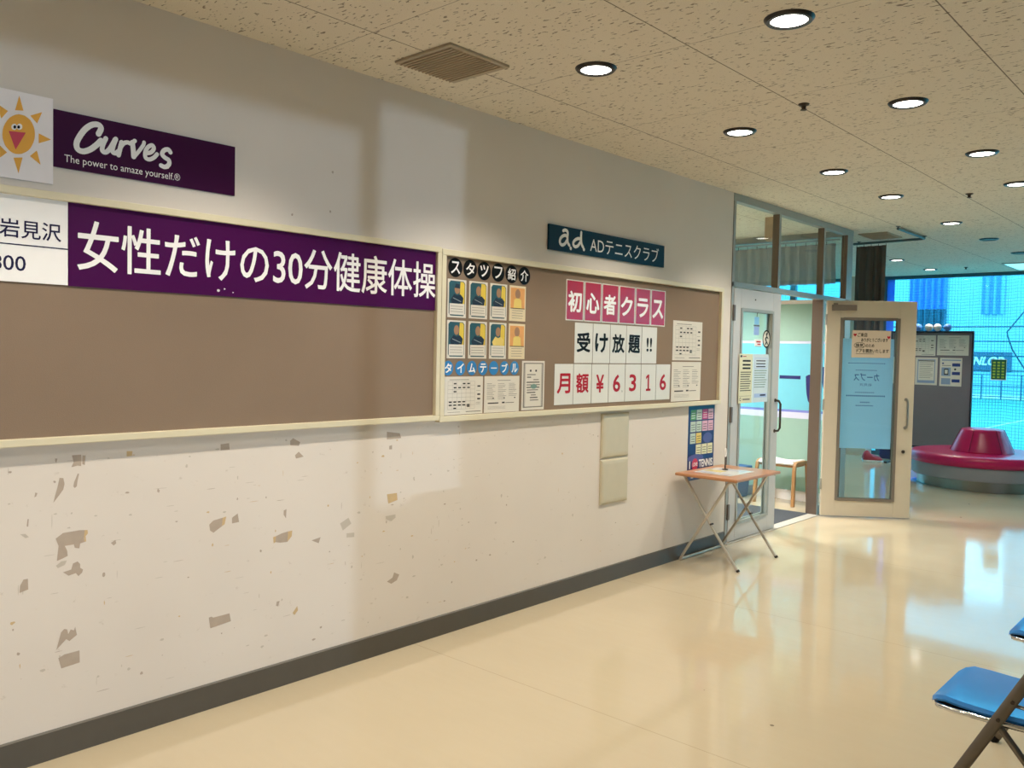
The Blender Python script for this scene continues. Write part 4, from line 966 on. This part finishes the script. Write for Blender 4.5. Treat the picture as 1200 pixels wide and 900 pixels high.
def vent(name, label, x0, x1, y0, y1, n):
    t = thing(name, label, 'ceiling vent', ((x0+x1)/2, (y0+y1)/2, CE)); w, h = (x1-x0)/2, (y1-y0)/2; f = .022
    b = MB(); b.box(-w, w, -h, -h+f, -.012, 0); b.box(-w, w, h-f, h, -.012, 0); b.box(-w, -w+f, -h+f, h-f, -.012, 0); b.box(w-f, w, -h+f, h-f, -.012, 0)
    b.build('frame', mat('vent_frame', (176, 162, 140), .5), t, bevel=.002)
    b = MB()
    for k in range(n):
        y = -h+f+(2*h-2*f)*(k+.5)/n; b.box(-w+f*.2, w-f, y-.0042, y+.0042, -.016, -.001)
    b.box(-w+f, w-f, -.004, .004, -.014, -.001)
    b.build('louvre', mat('vent_slats', (190, 172, 146), .5), t)
    MB().box(-w+f, w-f, -h+f, h-f, -.002, -.0005).build('backing', mat('vent_dark', (60, 52, 44), .8), t)
vent('ceiling_vent', 'square slatted ceiling vent near the wall above the notice boards', -2.97, -2.613, 2.468, 2.833, 15)
vent('ceiling_vent', 'grey square ceiling vent above the curtain beyond the glass front', -3.27, -2.98, 8.88, 9.34, 8)
for x, y, lab in ((-1.84, 4.197, 'small dark sprinkler head between the two downlight rows, nearest'), (-1.82, 7.203, 'small dark sprinkler head near the right edge of the ceiling'), (-3.24, 12.805, 'small dark sprinkler head by the lobby window')):
    t = thing('sprinkler_head', lab, 'sprinkler', (x, y, CE), 'ceiling sprinkler heads')
    MB().lathe([(.028, 0), (.026, -.006), (.012, -.012), (.010, -.026), (.016, -.028), (.016, -.031), (0, -.033)], 20).build('head', mat('sprinkler_brass', (70, 58, 46), .4, metal=.6), t, smooth=True, auto=True)
t = thing('glow_panel', 'pale cyan square ceiling panel at the right edge by the lobby window', 'ceiling light', (-2.42, 12.97, CE))
MB().box(-.33, .33, -.45, .45, -.012, 0).build('frame', FRAMEM, t, bevel=.003)
MB().box(-.30, .30, -.42, .42, -.016, -.010).build('glow_face', mat('panel_glow', (150, 235, 235), .3, emit=(.45, .95, 1, 1), est=.8), t)  # bright cyan ceiling patch built as a glowing panel
t = thing('ceiling_box', 'small tan box hanging under the gym ceiling behind the first transom pane', 'box', (-3.52, 7.45, CE))
MB().box(-.05, .05, -.07, .07, -.21, 0).build('housing', mat('tan_box', (168, 142, 112), .6), t, bevel=.005)

# curtain and its rail
t = thing('curtain_rail', 'L-shaped metal curtain rail under the lobby ceiling beyond the glass front', 'curtain rail', (-2.78, 9.43, CE))
MB().tube([(0, -.86, -.024), (0, -.04, -.024), (-.012, -.012, -.024), (-.04, 0, -.024), (-.76, .06, -.024)], .013, 12).build('rail', mat('dark_rail', (96, 104, 104), .4, metal=.6), t, smooth=True, auto=True)
for x, y in ((0, -.85), (0, -.03), (-.70, .055)): MB().lathe([(.008, -.024), (.008, -.006), (.022, -.005), (.022, 0)], 16, 0, (x, y, 0)).build('ceiling_bracket', mat('dark_rail', (96, 104, 104), .4), t, smooth=True, auto=True)
def pleats(name, label, x0, x1, y, z0, z1, n, amp, m, hk):
    t = thing(name, label, 'curtain', (x0, y, z0)); b = MB(); k = n*10; W_ = x1-x0; H_ = z1-z0
    rows = 8
    def P(i, j, s):
        u = i/k; v = j/rows; a = amp*(.35+.65*(1-v)**.5)
        ph = 2*PI*n*u+.5*math.sin(9*u)
        yy = a*math.sin(ph)+.25*a*math.sin(2.3*ph+1)
        return (W_*u+.01*math.sin(5*v+u*7)*(1-v), yy+s*.004, H_*v)
    for s in (-1, 1):
        o = len(b.v); vs = [P(i, j, s) for j in range(rows+1) for i in range(k+1)]
        b.add(vs, [((j*(k+1)+i), (j*(k+1)+i+1), ((j+1)*(k+1)+i+1), ((j+1)*(k+1)+i)) for j in range(rows) for i in range(k)])
    b.build('pleated_cloth', m, t, smooth=True)
    for i in range(n+1): MB().tube([(W_*i/n*.98+.004, 0, H_-.01), (W_*i/n*.98+.004, 0, H_+hk)], .003, 6).build('hook', DARKMETAL, t)
    return t
pleats('curtain', 'dark brown pleated curtain hanging from the rail beyond the glass front', -3.50, -3.185, 9.47, .62, 2.725, 4, .035, CURT, .018)
pleats('curtain', 'grey short pleated curtain inside the gym behind the transom panes', -8.2, -3.36, 8.53, 2.25, 2.655, 44, .03, GCURT, .026)
t = thing('curtain_rail', 'white curtain rail above the short grey curtain inside the gym', 'curtain rail', (-5.8, 8.53, 2.69))
MB().box(-2.45, 2.48, -.012, .012, -.008, .008).build('rail', FRAMEM, t)
for x in (-2.3, -.8, .8, 2.3): MB().box(x-.01, x+.01, -.01, .01, .008, CE-2.69).build('ceiling_bracket', FRAMEM, t)

# green sign on the lobby window
t = thing('window_sign', 'green sign with yellow vertical lettering on the lobby window', 'sign', facing_back(-3.093, 13.742, 1.232))
b = MB(); b.box(0, .198, 0, .30, 0, .003, 0); b.rect(.004, .194, .012, .296, .0034, 1)
for c in range(3):
    for k in range(6): b.rect(.024+c*.056, .058+c*.056, .03+k*.042, .055+k*.042, .0038, 2)
b.build('panel', [WHITE, mat('sign_green', (26, 92, 62), .4), mat('sign_yellow', (176, 196, 70), .4)], t)

# ================================================================== THE COURT OUTSIDE
b = MB()                                                          # far wall of the court with its high, open light slots
for x0, x1, z0, z1 in ((-45, 30, 0, 5.9), (-45, 30, 8.3, 10.2), (-45, -9.4, 5.9, 8.3), (-7.95, -6.9, 5.9, 8.3), (-5.4, 30, 5.9, 8.3), (-8.85, -8.2, 5.9, 6.7), (-9.4, -7.95, 7.0, 7.12)): b.box(x0, x1, 38.6, 38.8, z0, z1)
struct('wall_court', b, mat('court_backdrop', (140, 184, 194), .8, var=.08, scale=.5))
def panel(name, label, cat, x0, x1, y, z0, z1, m, folds=0):
    t = thing(name, label, cat, (x0, y, z0)); b = MB(); k = 48
    vs = []
    for s in (0, .02):
        for i in range(k+1):
            u = i/k; yy = (.10*math.sin(folds*2*PI*u) if folds else 0)+s
            vs += [((x1-x0)*u, yy, 0), ((x1-x0)*u, yy, z1-z0)]
    n = 2*(k+1); fs = []
    for o in (0, n):
        for i in range(k): fs.append((o+2*i, o+2*i+2, o+2*i+3, o+2*i+1))
    for i in range(k): fs += [(2*i+1, 2*i+3, n+2*i+3, n+2*i+1), (2*i, n+2*i, n+2*i+2, 2*i+2)]
    fs += [(0, 1, n+1, n), (2*k, n+2*k, n+2*k+1, 2*k+1)]
    b.add(vs, fs); b.build('cloth', m, t); return t
panel('court_curtain', 'royal blue curtain high on the far side of the court', 'curtain', -11.9, -10.42, 38.5, 3.66, 5.9, mat('royal_blue_cloth', (70, 120, 226), .8), 6)
panel('court_curtain', 'dark navy curtain below the royal blue one on the far side of the court', 'curtain', -11.9, -10.42, 38.5, -.02, 3.64, mat('dark_teal_cloth', (40, 74, 96), .8), 6)
panel('court_curtain', 'faint pale blue curtain high on the far side of the court', 'curtain', -9.1, -8.3, 38.5, 3.4, 5.8, mat('pale_blue_cloth', (110, 160, 220), .8), 3)
t = thing('sports_banner', 'dark slate sponsor banner with white italic lettering on the far side of the court', 'banner', facing_back(-10.25, 38.59, 1.08))
MB().box(0, 2.3, 0, .80, 0, .02).build('cloth', mat('slate_banner', (58, 84, 110), .7), t)
b = MB(); b.text('DUNLOP', .30, 1.96, .27, .60, .03, bold=.045)
b.v = [(x+.25*(y-.3), y, z) for x, y, z in b.v]; b.build('lettering', WHITE, t)
b = MB(); b.box(-45, 30, 38.5, 38.58, 0, .14); struct('trim_1', b, WHITE)
FP = mat('fence_post', (40, 90, 110), .5)
t = thing('court_fence', 'low dark railing in front of the far court backdrop', 'fence', (-9.6, 38.0, 0))
for k in range(9): MB().box(k*.7, k*.7+.05, 0, .05, -.02, .98).build('post', FP, t)
b = MB()
for z in (.95, .5, .08): b.box(0, 5.65, .01, .04, z, z+.035)
b.build('rail', FP, t)
b = MB()
p, q = Vector((-7.2, 10.0)), Vector((0, 0))
for (xa, ya), (xb, yb) in (((-4.96, 19.8), (-4.80, 33.8)),):
    pass
b.add([(-4.95, 20.5, -.018), (-4.88, 20.5, -.018), (-4.84, 34, -.018), (-4.91, 34, -.018)], [(0, 1, 2, 3)])
b.add([(-20, 24.0, -.018), (8, 24.0, -.018), (8, 24.08, -.018), (-20, 24.08, -.018)], [(0, 1, 2, 3)])
struct('trim_2', b, WHITE)
def net(name, label, x0, x1, y, z0, z1, m, amp, n):
    t = thing(name, label, 'net', (x0, y, z0)); k = 160
    me = bpy.data.meshes.new('mesh_net'); W_ = x1-x0; vs = []; uv = []; L_ = 0; px = None
    for i in range(k+1):
        u = i/k; x = W_*u; yy = amp*math.sin(2*PI*n*u)+.4*amp*math.sin(2*PI*n*2.7*u+1)
        if px: L_ += math.hypot(x-px[0], yy-px[1])
        px = (x, yy); vs += [(x, yy, 0), (x, yy, z1-z0)]; uv.append(L_)
    me.from_pydata(vs, [], [(2*i, 2*i+2, 2*i+3, 2*i+1) for i in range(k)])
    ul = me.uv_layers.new(name='UVMap')
    for p in me.polygons:
        for li in p.loop_indices:
            vi = me.loops[li].vertex_index; ul.data[li].uv = (uv[vi//2], (vi % 2)*(z1-z0))
    me.materials.append(m)
    o = bpy.data.objects.new('mesh_net', me); C.objects.link(o); o.parent = t
    MB().tube([(0, 0, z1-z0), (W_, 0, z1-z0)], .012, 8).build('top_rope', FP, t)
    return t
net('court_net', 'fine blue-green ball netting hanging outside the lobby window', -14, 3, 15.6, -.02, 6, net_mat('ball_netting', lin(60, 150, 175), .05, .0055, .5), .12, 26)
for z, lab in ((2.082, 'topmost'), (1.837, 'second'), (1.593, 'third'), (1.349, 'lowest')):
    t = thing('cable', '%s of the four dark horizontal cables across the view of the court' % lab, 'cable', (-14, 16.0, z), 'horizontal cables outside the lobby window')
    MB().tube([(0, 0, 0), (18, 0, 0)], .011, 8).build('wire', FP, t)
t = thing('rope', 'dark slack rope hanging in an angle outside the lobby window', 'rope', (-3.3, 16.02, 0))
MB().tube([(.5, 0, 2.75), (.147, 0, 2.331), (-.05, 0, 2.05), (-.089, 0, 2.0), (-.08, 0, 1.93), (-.002, 0, 1.70), (.182, 0, 1.392), (.5, 0, .8), (.75, 0, .02)], .012, 8).build('cord', mat('dark_rope', (40, 70, 90), .7), t)
